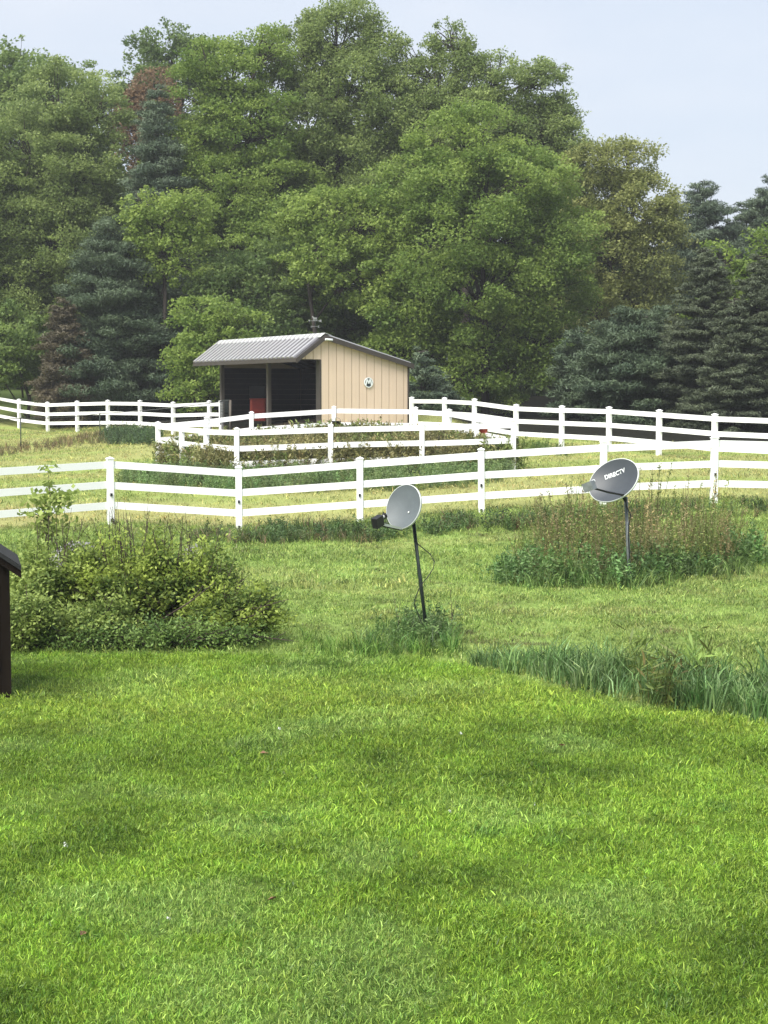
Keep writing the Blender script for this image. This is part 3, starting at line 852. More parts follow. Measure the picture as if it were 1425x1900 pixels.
def deciduous(px, py_base, Y, lobes, kind, label, leaf=.15, name='deciduous_tree', dens=1.0, cr=.62, group=None, limbs=True, droop=0.0):
    group = group or 'leafy trees of the wood'
    b = at(px, py_base, Y); bz = g1(b[0], Y); base = Vector((b[0], Y, bz))
    root = empty(name, base); tag(root, label, 'tree', group)
    LB = []
    for l in lobes:
        dy = l[4] if len(l) > 4 else rng.uniform(-.8, .8)
        c = at(l[0], l[1], Y + dy); s = F / Y
        LB.append((c, l[2] / s, l[3] / s))
    cs = []; ts = []; bw = []; ol = []
    for c, rx, rz in LB:
        ry = (rx + rz) / 2 * .85
        area = 4 * math.pi * ((rx * ry) ** 1.6 / 3 + (rx * rz) ** 1.6 / 3 + (ry * rz) ** 1.6 / 3) ** (1 / 1.6)
        n = max(6, int(area / (math.pi * cr * cr) * 1.15))
        d = unit(rng.normal(size=(n * 2, 3)))
        keep = rng.uniform(size=n * 2) < np.clip(.66 - .38 * d[:, 1] + .1 * d[:, 2], .08, 1)     # most of the crown that can be seen
        d = d[keep]
        rad = rng.uniform(.72, 1.0, (len(d), 1)) ** .7 * (1 + .30 * (vnoise(d[:, 0] * 2.4 + px, d[:, 2] * 2.4 + Y, 3)[:, None] - .5) * 2)
        outl = rng.uniform(size=(len(d), 1)) < .24
        rad = np.where(outl, rad * rng.uniform(1.06, 1.30, (len(d), 1)), rad); ol.append(outl[:, 0])
        p = c + d * rad * np.array([rx, ry, rz])
        cs.append(p); ts.append(np.clip(rng.normal(.42, .24, len(p)), 0, 1)); bw.append(np.repeat(c[None], len(p), 0))
    cs = np.concatenate(cs); ts = np.concatenate(ts); bw = np.concatenate(bw)
    per = int(dens * 1.05 * math.pi * cr * cr / (.5 * leaf * leaf * .8))
    r = cr * np.where(np.concatenate(ol), rng.uniform(.32, .75, len(cs)), rng.uniform(.55, 1.45, len(cs)))
    k = np.repeat(np.arange(len(cs)), (per * (r / cr) ** 2).astype(int) + 3)
    off = unit(rng.normal(size=(len(k), 3))) * (rng.uniform(size=(len(k), 1)) ** .45)
    an = np.stack([rng.uniform(.7, 1.45, len(cs)), rng.uniform(.8, 1.2, len(cs)), rng.uniform(.42, .95, len(cs))], 1)
    off = off * r[k][:, None] * an[k]
    out = unit(cs - bw)[k]
    along = (off * out).sum(1, keepdims=True)
    pos = cs[k] + off - np.array([0, 0, 1]) * (np.abs(along) * .18 + droop * rng.uniform(0, 1, (len(k), 1)) ** 2)
    tone = np.clip(ts[k] + rng.normal(0, .20, len(k)) + .10 * off[:, 2] / np.maximum(r[k], .1), 0, 1)
    V = leaf_quads(pos, leaf, leaf * .8, .45, 3) - np.array(base)
    link('crown', np_mesh('crown', V, 3, MATS[kind], tone), root)
    # trunk, limbs to every lobe, branchlets to many clumps
    top = min(LB, key=lambda q: abs(q[0][0] - base.x) * .6 - q[0][2] * .25)
    H = max(c[2] for c, _, _ in LB) - base.z
    tr = max(.12, H * .018)
    tx = top[0][0] - base.x
    m = MB()
    tp = [Vector((0, 0, -.3)), Vector((tx * .15 + rng.normal(0, .15), 0, H * .3)), Vector((tx * .5 + rng.normal(0, .2), .0, H * .6)), Vector((tx, top[0][1] - base.y, H * .92))]
    m.tube(tp, [tr, tr * .75, tr * .5, tr * .12], 8); m.build('trunk', M_BARK, root)
    m = MB()
    for i, (c, rx, rz) in enumerate(LB):
        e = Vector(c) - base; z = min(max(.15 * H, e.z - rz * 1.2), H * .75)
        t = z / (H * .92); st = tp[0].lerp(tp[3], t)
        mid_ = st.lerp(e, .5) + Vector((0, 0, .08 * H * .5))
        m.tube([st, mid_, e + Vector((0, 0, rz * .5))], [tr * .4, tr * .26, tr * .08], 5, False)
        sel = np.where((bw == c).all(1))[0]
        for j in rng.choice(sel, min(len(sel), 34), replace=False):
            q = Vector(cs[j]) - base; a = mid_.lerp(e, rng.uniform(.3, 1))
            m.tube([a, a.lerp(q, .5) + Vector(rng.normal(0, .2, 3)) + Vector((0, 0, .25)), q], [tr * .13, tr * .08, .012], 3, False)
    m.build('branches', M_BARK, root)
    return len(k)

def conifer(px, py_top, Y, hw, kind, label, py_base=None, plume=.75, step=.62, dens=1.0, name='pine_tree', crook=.0, droop=0.0, needle=.20, group=None, low=.04, power=.75, clump=.42):
    group = group or ('spruces behind the right fence' if name == 'spruce_tree' else 'pines of the wood')
    t = at(px, py_top, Y); bz = g1(t[0], Y); base = Vector((t[0], Y, bz)); H = t[2] - bz
    root = empty(name, base); tag(root, label, 'tree', group)
    Rm = hw * Y / F
    MB().tube([(0, 0, -.3), (rng.normal(0, .05), 0, H * .5), (0, 0, H)], [max(.08, H * .014), H * .009, .015], 8).build('trunk', M_BARK, root)
    br = MB(); cs = []; rs = []; ts = []; dd = []
    z = H * low
    while z < H * .985:
        f = 1 - z / H
        L0 = Rm * min(1, (f ** power) * 1.05) * (1 if z > H * .12 else .85)
        nb = int(7 + 3.5 * (L0 / 2.0))
        for k in range(nb):
            a = 2 * math.pi * (k + rng.uniform(-.35, .35)) / nb + z * 2.1
            if math.sin(a) > .45 and rng.uniform() < .6: continue
            L = L0 * rng.uniform(.55, 1.15) + .12
            dr = Vector((math.cos(a), math.sin(a), 0))
            zz = z + rng.uniform(-.6, .6) * step
            rise = L * (rng.normal(.16, .09) - droop)
            tip = dr * L + Vector((0, 0, zz + rise))
            br.tube([(0, 0, zz), dr * L * .55 + Vector((0, 0, zz + rise * .2)), tip], [.035 + .006 * L, .022, .007], 3, False)
            nc = max(1, int(L / (clump * .62)))
            bt = np.clip(rng.normal(.42, .18), 0, 1)
            for c in range(nc):
                u_ = 1 - (c + rng.uniform(0, .6)) / max(nc, 1) * .78
                w = L * .20 * (1.15 - u_) * 2.0
                side = rng.normal(0, 1) * w
                p = dr * L * u_ + Vector((-dr.y, dr.x, 0)) * side + Vector((0, 0, zz + rise * u_ ** 2 + rng.normal(0, .05)))
                cs.append(p); rs.append(clump * rng.uniform(.7, 1.25) * min(1, .45 + L * .35)); ts.append(bt + rng.normal(0, .1)); dd.append(dr)
        z += step * (.30 + .70 * f) * rng.uniform(.85, 1.15)
    cs = np.array(cs); rs = np.array(rs); ts = np.array(ts); dd = np.array(dd)
    per = (dens * 150 * (rs / .42) ** 2 * (.20 / needle) ** 1.5).astype(int) + 4
    k = np.repeat(np.arange(len(cs)), per)
    off = unit(rng.normal(size=(len(k), 3))) * rng.uniform(size=(len(k), 1)) ** .5 * rs[k][:, None] * np.array([1.1, 1.1, plume * .60])
    pos = cs[k] + off
    V = leaf_quads(pos, needle, needle * .26, .3, 3, d=dd[k] * .8 + off / rs[k][:, None] + np.array([0, 0, .55 - droop * 2]), spread=1.0)
    tone = np.clip(ts[k] + rng.normal(0, .16, len(k)) + .25 * off[:, 2] / (rs[k] * plume * .45) * .5, 0, 1)
    link('crown', np_mesh('crown', V, 3, MATS[kind], tone), root)
    br.build('branches', M_BARK, root)
    return len(k)

NL = 0
# back row against the sky
NL += deciduous(60, 740, 96, [(60, 190, 105, 90), (-20, 215, 100, 110), (130, 240, 70, 75), (40, 320, 130, 120)], 'mid', 'round-topped dark green tree behind the pale one at the far left', .21, cr=.75)
NL += deciduous(310, 740, 98, [(318, 122, 72, 60), (262, 160, 50, 42), (300, 220, 90, 80), (375, 110, 45, 40)], 'deep', 'dark round-headed tree peeping over the rusty tree left of centre', .21, cr=.75)
NL += deciduous(262, 740, 90, [(285, 180, 55, 52), (248, 250, 42, 70), (300, 230, 50, 60)], 'red', 'rusty brown-leaved tree between the pale left tree and the pine', .17, cr=.55)
NL += deciduous(100, 745, 80, [(110, 205, 80, 80), (190, 215, 50, 60), (60, 300, 95, 95), (150, 330, 95, 110), (20, 420, 100, 110), (110, 470, 115, 120), (185, 420, 60, 100), (20, 570, 95, 90), (120, 600, 95, 80), (-60, 480, 100, 180)], 'willow', 'broad pale green tree filling the far left of the wood', .14, dens=1.0, cr=.66)
NL += conifer(292, 168, 77, 95, 'bluepine', 'tall blue-green pine standing between the pale left tree and the central trees', step=.8, clump=.55, dens=.8, power=.6)
NL += conifer(212, 420, 72.5, 125, 'pine', 'dark layered pine with drooping plumes left of the shed', step=.8, clump=.58, dens=1.0, power=.5, low=.05)
NL += conifer(118, 560, 71, 62, 'rust', 'small brownish half-dead conifer behind the left white fence', step=.5, clump=.38, dens=.8, power=.55)
NL += deciduous(50, 745, 73, [(30, 640, 80, 75), (95, 690, 60, 45), (-30, 660, 80, 90)], 'mid', 'low dark green tree above the left white fence near the picture edge', .16)
# the great central group
NL += deciduous(440, 745, 78, [(432, 150, 72, 85), (380, 195, 70, 80), (350, 290, 62, 75), (470, 250, 95, 95), (415, 360, 110, 95), (500, 370, 90, 100), (445, 480, 115, 90), (375, 110, 38, 40), (500, 90, 50, 45)], 'fresh', 'tall yellow-green tree left of the highest tree above the shed', .135, cr=.62)
NL += deciduous(300, 745, 72, [(262, 385, 34, 34, 0), (300, 415, 52, 45, 0), (272, 455, 40, 40, 0), (345, 400, 50, 50, 0), (330, 480, 60, 50, 0)], 'lime', 'slim light tree reaching out in front of the blue-green pine', .15, cr=.42, dens=.8)
NL += deciduous(620, 745, 80, [(625, 75, 78, 72), (560, 110, 72, 75), (690, 85, 55, 62), (510, 130, 50, 62), (640, 190, 110, 95), (560, 250, 100, 90), (700, 230, 90, 95), (630, 340, 120, 105), (560, 420, 100, 90), (700, 380, 90, 90)], 'willow', 'highest tree of the wood with feathery grey-green top above the shed', .13, cr=.6, droop=.35)
NL += deciduous(865, 745, 80, [(835, 75, 42, 38), (860, 130, 70, 55), (930, 150, 68, 55), (1010, 160, 48, 55), (1030, 210, 36, 40), (800, 180, 70, 70), (890, 220, 90, 65), (975, 250, 85, 75), (800, 270, 75, 80), (900, 310, 100, 80), (770, 130, 40, 50), (760, 210, 60, 70), (1050, 260, 40, 60), (1040, 330, 60, 70)], 'willow', 'tall tree right of the highest one with open airy top', .13, cr=.5, dens=.85, droop=.2)
NL += deciduous(900, 770, 70, [(860, 275, 95, 75), (790, 350, 95, 75), (900, 360, 120, 85), (985, 365, 70, 75), (830, 450, 130, 85), (950, 455, 110, 85), (1040, 460, 62, 70), (760, 490, 80, 75), (880, 545, 130, 80), (1000, 560, 85, 70), (1010, 640, 82, 62), (760, 590, 95, 70), (900, 640, 105, 60), (740, 665, 70, 60), (850, 700, 90, 55), (950, 705, 70, 45)], 'fresh', 'huge full-leaved maple spreading down to the grass right of the shed', .135, cr=.68)
NL += deciduous(600, 760, 71, [(640, 400, 90, 52), (560, 400, 52, 38), (690, 420, 60, 60), (610, 480, 80, 55), (660, 520, 80, 60)], 'lime', 'light green tree leaning out above the shed roof', .15, cr=.5)
NL += deciduous(470, 760, 73.5, [(500, 530, 110, 80), (590, 560, 90, 80), (420, 560, 80, 75), (510, 640, 110, 70), (620, 650, 90, 70), (680, 600, 70, 70), (600, 720, 120, 50)], 'deep', 'dark shady tree directly behind the shed roof', .16)
NL += deciduous(370, 775, 66.5, [(375, 590, 48, 50), (400, 640, 60, 55), (360, 670, 52, 48), (400, 715, 60, 42), (350, 735, 42, 28), (440, 600, 45, 50), (430, 690, 45, 50)], 'fresh', 'bright leafy small tree touching the left end of the shed', .14, cr=.45)
NL += deciduous(1140, 770, 77, [(1105, 300, 52, 48), (1165, 305, 55, 55), (1090, 380, 78, 80), (1180, 385, 78, 75), (1120, 470, 85, 80), (1210, 470, 58, 80), (1180, 560, 85, 75), (1100, 570, 80, 70), (1230, 400, 32, 50)], 'olive', 'olive-tinged fine-leaved tree right of the huge maple', .14, cr=.5, dens=.85, droop=.25)
# right-hand conifers
for a in ((1300, 345, 86, 92, 'bluepine', 'tallest hazy blue-green pine behind the bright maple sprays', .42), (1350, 398, 87, 62, 'bluepine', 'hazy pine in the dip between the two tall right-hand ones', .45), (1248, 392, 89, 55, 'bluepine', 'hazy pine peeping out right of the olive tree', .45), (1428, 318, 84, 88, 'bluepine', 'hazy blue-green conifer at the right picture edge with ragged tip', .6),
          (1385, 380, 88, 60, 'pine', 'dark green pine just left of the right picture edge conifer', .5), (1235, 440, 90, 80, 'pine', 'dark pine half hidden behind the olive tree', .5), (1520, 380, 84, 90, 'pine', 'dark pine just beyond the right edge', .6)):
    NL += conifer(a[0], a[1], a[2], a[3], a[4], a[5], step=.85, clump=.55, dens=.75, power=a[6])
NL += conifer(1175, 585, 60.5, 112, 'pine', 'bushy dark green pine with level plumes behind the right white fence', step=.62, clump=.45, dens=1.15, power=.32, low=.03)
NL += conifer(1080, 620, 64, 60, 'pine', 'shadowy pine tucked under the right side of the huge maple', step=.65, clump=.45, dens=1, power=.35, low=.03)
for a in ((1310, 465, 58.5, 92, 'dark brownish spruce with fine level layers behind the right fence'), (1412, 480, 57.5, 100, 'broad brownish spruce at the right picture edge behind the fence'), (1362, 560, 56.5, 70, 'shorter brownish spruce between the two tall dark ones'), (1510, 470, 57, 95, 'brownish spruce mostly beyond the right picture edge')):
    NL += conifer(a[0], a[1], a[2], a[3], 'spruce', a[4], name='spruce_tree', step=.36, clump=.30, dens=1.2, power=.62, low=.02, droop=.10, needle=.15, plume=.55)
NL += deciduous(1400, 790, 62, [(1345, 490, 42, 36), (1385, 530, 55, 40), (1420, 470, 40, 42), (1350, 560, 45, 36), (1440, 540, 60, 50), (1300, 590, 40, 25)], 'fresh', 'bright green maple sprays in front of the hazy right-hand pines', .14, cr=.4, dens=.8)
NL += conifer(783, 652, 61, 42, 'bluepine', 'young pale blue pine just right of the shed', step=.4, clump=.32, dens=1.1, power=.6, low=.02)
NL += conifer(820, 700, 62.5, 38, 'bluepine', 'smallest pale pine, low beside the young one near the shed', step=.36, clump=.30, dens=1.1, power=.6, low=.02)

def woods():
    """far-off wood that reads as one mass behind the countable trees"""
    P = []; T = []
    x = -500
    lob = []
    while x < 1900:
        top = np.interp(x, [-500, 0, 200, 330, 500, 700, 1000, 1100, 1250, 1900], [330, 330, 330, 300, 250, 230, 300, 420, 520, 520])
        y = 740
        while y > top:
            lob.append((x + rng.uniform(-30, 30), y + rng.uniform(-20, 20), rng.uniform(60, 100), rng.uniform(50, 80), rng.uniform(92, 104)))
            y -= 75
        x += 95
    for px, py, rx, rz, Y in lob:
        c = at(px, max(py, 150), Y); s = F / Y
        n = 1500
        d = unit(rng.normal(size=(n, 3))); d[:, 1] = -np.abs(d[:, 1]) + .3
        p = c + d * np.array([rx / s, rx / s, rz / s]) * rng.uniform(.8, 1.1, (n, 1))
        P.append(p); T.append(np.clip(rng.normal(rng.uniform(.1, .5), .2, n), 0, 1))
    P = np.concatenate(P); T = np.concatenate(T)
    V = leaf_quads(P, .62, .52, .4, 3)
    tag(link('woods', np_mesh('woods', V, 3, MATS['deep'], T)), 'dark distant wood closing the view behind the separate trees', 'woods', kind='stuff')
    return len(P)
NL += woods()
print('tree leaves', NL)

# ------------------------------------------------------------------ scattered ground vegetation (instanced)
TUFTS = {}
M_GRASS = mat_leaf('grass_blade', (.34, .44, .34), (1.95, 1.70, 1.9), .35, .38, inst=True)
M_HERB = mat_leaf('herb_leaf', (.70, .75, .7), (1.35, 1.25, 1.3), .30, .5, inst=True)

def tuft_obj(name, V, k, tone, mat):
    o = bpy.data.objects.new(name, np_mesh(name, V, k, mat, tone)); return o

def blades(n, h, w, r, lean, segs=2):
    """bent grass blades as triangles strips"""
    V = []; T = []
    for i in range(n):
        a = rng.uniform(0, 2 * math.pi); d = np.array([math.cos(a), math.sin(a), 0])
        o = np.array([*rng.normal(0, r, 2), 0]); b = rng.uniform(0, 2 * math.pi); s = np.array([math.cos(b), math.sin(b), 0]) * w * rng.uniform(.7, 1.2) / 2
        H = h * rng.uniform(.5, 1.15); ln = lean * rng.uniform(.2, 1.3) * H
        p0 = o; p1 = o + d * ln * .35 + np.array([0, 0, H * .6]); p2 = o + d * ln + np.array([0, 0, H * (1 - .25 * min(lean, 1))])
        V += [p0 - s, p0 + s, p1 + s * .8, p1 - s * .8, p1 - s * .8, p1 + s * .8, p2, p2]
        t = np.clip(rng.normal(.42, .34), 0, 1); T += [t, t]
    V = np.array(V).reshape(-1, 4, 3)
    # second face as a triangle-like quad ending in a point
    V[1::2, 3] = V[1::2, 2] + (V[1::2, 0] - V[1::2, 1]) * .05
    return V.reshape(-1, 3), T

def coll(name, objs):
    c = bpy.data.collections.new(name)
    for o in objs: c.objects.link(o)
    return c
def grass_coll(name, n, h, w, r, lean, var=5):
    return coll(name, [tuft_obj('%s_variant' % name, *(lambda q: (q[0], 4, q[1]))(blades(n, h, w, r, lean)), M_GRASS) for _ in range(var)])
def herb_coll(name, stems, h, leaves, L, W, r, var=5, stem_w=.006, top=1.0, bare=.1):
    """upright leafy weeds: stems carrying small leaves"""
    out = []
    for _ in range(var):
        V = []; T = []
        for i in range(stems):
            o = np.array([*rng.normal(0, r, 2), 0]); d = np.array([*rng.normal(0, .16, 2), 1]) * h * rng.uniform(.5, 1.1)
            s = np.array([stem_w, 0, 0]); q = np.array([0, stem_w, 0])
            for ss in (s, q):
                V.append([o - ss, o + ss, o + d + ss * .4, o + d - ss * .4]); T.append(.02)
            n = int(leaves * rng.uniform(.7, 1.3)); t = rng.uniform(bare, top, (n, 1))
            side = unit(np.c_[rng.normal(size=(n, 2)), rng.uniform(.1, .9, (n, 1))])
            c = o + d * t + side * L * .55 * (1.2 - .5 * t)
            lv = leaf_quads(c, L, W, .5, 4, d=side, spread=.6).reshape(-1, 4, 3)
            V += list(lv); T += list(np.clip(rng.normal(.5, .25, n), 0, 1))
        out.append(tuft_obj('%s_variant' % name, np.array(V).reshape(-1, 3), 4, T, M_HERB))
    return coll(name, out)

def scatter(name, xy, cl, scl, cols, label, cat, tilt=.12, sink=.0):
    n = len(xy)
    z = gh(xy[:, 0], xy[:, 1]) - sink
    me = bpy.data.meshes.new(name); me.vertices.add(n)
    me.vertices.foreach_set('co', np.c_[xy, z].astype(np.float32).ravel()); me.update()
    rot = np.c_[rng.normal(0, tilt, (n, 2)), rng.uniform(0, 2 * math.pi, n)]
    a = me.attributes.new('rot', 'FLOAT_VECTOR', 'POINT'); a.data.foreach_set('vector', rot.astype(np.float32).ravel())
    a = me.attributes.new('scl', 'FLOAT', 'POINT'); a.data.foreach_set('value', scl.astype(np.float32))
    a = me.attributes.new('idx', 'INT', 'POINT'); a.data.foreach_set('value', rng.integers(0, len(cl.objects), n).astype(np.int32))
    a = me.attributes.new('col', 'FLOAT_COLOR', 'POINT'); a.data.foreach_set('color', np.c_[cols, np.ones(n)].astype(np.float32).ravel())
    o = link(name, me); tag(o, label, cat, kind='stuff')
    g = bpy.data.node_groups.new(name + '_scatter', 'GeometryNodeTree')
    g.interface.new_socket('Geometry', in_out='INPUT', socket_type='NodeSocketGeometry')
    g.interface.new_socket('Geometry', in_out='OUTPUT', socket_type='NodeSocketGeometry')
    gi = g.nodes.new('NodeGroupInput'); go = g.nodes.new('NodeGroupOutput')
    ip = g.nodes.new('GeometryNodeInstanceOnPoints'); ci = g.nodes.new('GeometryNodeCollectionInfo')
    ci.inputs['Collection'].default_value = cl; ci.inputs['Separate Children'].default_value = True; ci.inputs['Reset Children'].default_value = True
    ip.inputs['Pick Instance'].default_value = True
    def attr(nm, ty):
        q = g.nodes.new('GeometryNodeInputNamedAttribute'); q.data_type = ty; q.inputs['Name'].default_value = nm
        return [s for s in q.outputs if s.enabled and s.name == 'Attribute'][0]
    er = g.nodes.new('FunctionNodeEulerToRotation')
    L = g.links.new
    L(gi.outputs[0], ip.inputs['Points']); L(ci.outputs[0], ip.inputs['Instance']); L(attr('idx', 'INT'), ip.inputs['Instance Index'])
    L(attr('rot', 'FLOAT_VECTOR'), er.inputs[0]); L(er.outputs[0], ip.inputs['Rotation']); L(attr('scl', 'FLOAT'), ip.inputs['Scale'])
    L(ip.outputs[0], go.inputs[0])
    md = o.modifiers.new('scatter', 'NODES'); md.node_group = g
    return o

def strip_pts(y0, y1, dens, x_margin=1.2, fn=None):
    """random points in the visible wedge between two distances"""
    area = (y1 - y0) * (2 * (.252 * (y0 + y1) / 2 + x_margin))
    n = int(area * dens)
    y = y0 + (y1 - y0) * rng.uniform(size=n)
    hwid = .252 * y + x_margin
    w = hwid / (.252 * y1 + x_margin)
    k = rng.uniform(size=n) < w
    y = y[k]; hwid = hwid[k]
    x = rng.uniform(-1, 1, len(y)) * hwid
    if fn is not None:
        k = fn(x, y); x = x[k]; y = y[k]
    return np.stack([x, y], 1)

def jcol(xy, var=.16):
    c = ground_color(xy[:, 0], xy[:, 1])
    return np.clip(c * rng.normal(1, var, (len(xy), 1)) * rng.normal(1, .05, (len(xy), 3)), .004, 1)

def tint(n, col, var=.2, hue=.06): return np.clip(1.5 * np.array(col) * rng.normal(1, var, (n, 1)) * rng.normal(1, hue, (n, 3)), .004, 1)
# mown lawn
_div = [(ghit(px, py), r) for px, py, r in ((1215, 1858, .07), (505, 1527, .06), (480, 1643, .07), (40, 1512, .08), (155, 1742, .04), (1030, 1560, .05), (905, 1548, .05), (1330, 1500, .06), (1330, 1135, .0))]
def bare(x, y, k=1.0):
    m = np.zeros(np.shape(x), bool)
    for (q, r) in _div: m |= ((x - q[0]) / 1.3) ** 2 + (y - q[1]) ** 2 < (r * k) ** 2
    return m
lawn_fn = lambda x, y: (y < lawn_edge(x)) & ~bare(x, y)
c1 = grass_coll('lawn_tuft', 15, .038, .0044, .028, .85)
for i, (a, b, dn, sc) in enumerate(((5.6, 9, 860, 1.0), (9, 13, 600, 1.1), (13, 18.2, 400, 1.3))):
    xy = strip_pts(a, b, dn, .8, lawn_fn)
    h = .75 + .6 * fbm(xy[:, 0] * 1.3, xy[:, 1] * 1.3, 77, 3)
    scatter('lawn_grass', xy, c1, sc * h * rng.uniform(.75, 1.25, len(xy)), jcol(xy), ('short green lawn grass nearest the camera', 'short green lawn grass in the middle of the mown lawn', 'short pale green lawn grass along the far lawn edge')[i], 'grass', .3)
ring = np.concatenate([q + rng.normal(0, r * 1.1, (30, 2)) for q, r in _div if r > 0]); ring = ring[~bare(ring[:, 0], ring[:, 1], .7)]
scatter('lawn_tufts', ring, c1, rng.uniform(1.0, 1.55, len(ring)), tint(len(ring), (.095, .18, .030), .2), 'longer dark grass tufts around small bare hollows in the lawn', 'grass', .3)
# rougher grass between the lawn and the near fence
c2 = grass_coll('meadow_tuft', 14, .055, .008, .05, .9)
mid_fn = lambda x, y: (y > lawn_edge(x)) & (y < np.interp(x, _fl[:, 0], _fl[:, 1]) + .5)
for i, (a, b, dn, sc) in enumerate(((13.5, 22, 210, 1.0), (22, 32, 110, 1.35))):
    xy = strip_pts(a, b, dn, 1.0, mid_fn)
    scatter('meadow_grass', xy, c2, sc * rng.uniform(.6, 1.3, len(xy)) * (.6 + .8 * fbm(xy[:, 0], xy[:, 1] * 1.5, 5, 2)), jcol(xy, .2), ('patchy dull green grass just beyond the lawn edge', 'patchy dull green grass in front of the near fence')[i], 'grass', .3)
c3 = grass_coll('pasture_tuft', 12, .09, .016, .10, .9)
far_fn = lambda x, y: (y > np.interp(x, _fl[:, 0], _fl[:, 1]) + .3) & ~in_poly(x, y, PENPOLY)
xy = strip_pts(30, 70, 24, 1.5, far_fn)
k = ground_color(xy[:, 0], xy[:, 1]).sum(1) > .14; xy = xy[k]
scatter('pasture_grass', xy, c3, rng.uniform(.5, 1.2, len(xy)), jcol(xy, .2), 'cut yellow green pasture grass beyond the near fence', 'grass', .3)

def poly_pts(pix, dens, soft=.0):
    P = np.array([ghit(*p) for p in pix])
    lo, hi = P.min(0), P.max(0); A = np.prod(hi - lo); n = int(A * dens)
    q = lo + rng.uniform(size=(n, 2)) * (hi - lo)
    w = q + (np.stack([fbm(q[:, 0] * 2, q[:, 1] * 2, 8, 2), fbm(q[:, 0] * 2, q[:, 1] * 2, 12, 2)], 1) - .5) * soft
    return q[in_poly(w[:, 0], w[:, 1], P)]


# tall uncut grass right of the lawn
ct = grass_coll('tall_grass_tuft', 12, .36, .014, .050, .6, 8)
px_ = [(870, 1235), (1000, 1262), (1150, 1296), (1300, 1322), (1425, 1342), (1560, 1366), (1560, 1300), (1425, 1288), (1250, 1262), (1080, 1240), (950, 1222)]
xy = poly_pts(px_, 150, .25)
t = np.clip((xy[:, 0] - .8) / 2.6, 0, 1)
scatter('tall_grass', xy, ct, (.55 + .55 * t) * (.55 + .9 * fbm(xy[:, 0] * 2.2, xy[:, 1] * 2.2, 19, 2)) * rng.uniform(.6, 1.25, len(xy)), tint(len(xy), (.095, .165, .055), .28), 'band of tall uncut grass along the right lawn edge', 'grass', .12)
xy = poly_pts([(560, 1222), (860, 1228), (860, 1200), (560, 1192)], 95, .5)
scatter('edge_grass', xy, ct, rng.uniform(.22, .72, len(xy)), tint(len(xy), (.10, .18, .035), .25), 'slightly longer bright grass fringe between the shrub and the dish pole', 'grass', .15)
# broad-leaved weeds in that band
cd = herb_coll('dock_plant', 4, .50, 9, .15, .022, .05, 6, .005)
xy = poly_pts([(1180, 1312), (1290, 1330), (1300, 1285), (1190, 1270)], 17, .3)
scatter('dock_weeds', xy, cd, rng.uniform(.7, 1.35, len(xy)), tint(len(xy), (.10, .13, .035), .25), 'taller broad-leaved weeds rising from the tall grass band at right', 'weeds', .15)
# weeds at the foot of the left dish
ch = herb_coll('leafy_weed', 8, .26, 14, .045, .018, .07, 6, .003)
xy = poly_pts([(730, 1200), (835, 1205), (835, 1168), (755, 1162)], 55, .4)
scatter('pole_weeds', xy, ch, rng.uniform(.7, 1.35, len(xy)), tint(len(xy), (.075, .125, .040), .3), 'green weeds around the foot of the leaning dish pole', 'weeds', .2)
xy = poly_pts([(660, 1212), (860, 1216), (850, 1175), (690, 1172)], 85, .6)
scatter('pole_grass', xy, ct, rng.uniform(.3, .95, len(xy)), tint(len(xy), (.09, .16, .045), .25), 'longer grass around the foot of the leaning dish pole', 'grass', .2)
# overgrown island around the right dish
cg = herb_coll('stalk_weed', 5, 1.12, 20, .060, .022, .10, 9, .007, 1.0, .15)
P1 = [(945, 1085), (1150, 1082), (1330, 1068), (1400, 1050), (1400, 1015), (1250, 1005), (1050, 1008), (950, 1025)]
xy = poly_pts(P1, 24, .8)
_ex = (xy[:, 0] - xy[:, 0].min()) / np.ptp(xy[:, 0])
hgt = (.35 + .95 * fbm(xy[:, 0] * 1.6, xy[:, 1] * 1.6, 91, 2)) * (.45 + .55 * smooth(0, .18, _ex) * (1 - .75 * smooth(.72, 1, _ex)))
kk = rng.uniform(size=len(xy)) < .45
scatter('stalk_weeds', xy, cg, hgt * rng.uniform(.7, 1.15, len(xy)), np.where(kk[:, None], tint(len(xy), (.185, .158, .075), .25, .03), tint(len(xy), (.130, .165, .050), .25)), 'tall brown and green stalky weeds around the lettered dish', 'weeds', .10)
xy = poly_pts([(915, 1092), (1150, 1094), (1330, 1072), (1415, 1058), (1400, 1025), (1300, 1045), (1100, 1062), (940, 1055)], 24, .9)
scatter('leafy_weeds', xy, ch, rng.uniform(.7, 1.9, len(xy)) ** 1.2, tint(len(xy), (.085, .150, .045), .3), 'low leafy weeds skirting the stalky patch at right', 'weeds', .15)
xy = poly_pts([(930, 1096), (1150, 1098), (1330, 1078), (1410, 1062), (1400, 1035), (1100, 1060), (940, 1060)], 55, .9)
scatter('island_grass', xy, ct, rng.uniform(.4, 1.15, len(xy)), tint(len(xy), (.110, .175, .050), .25), 'long grass skirting the stalky weed patch at right', 'grass', .2)
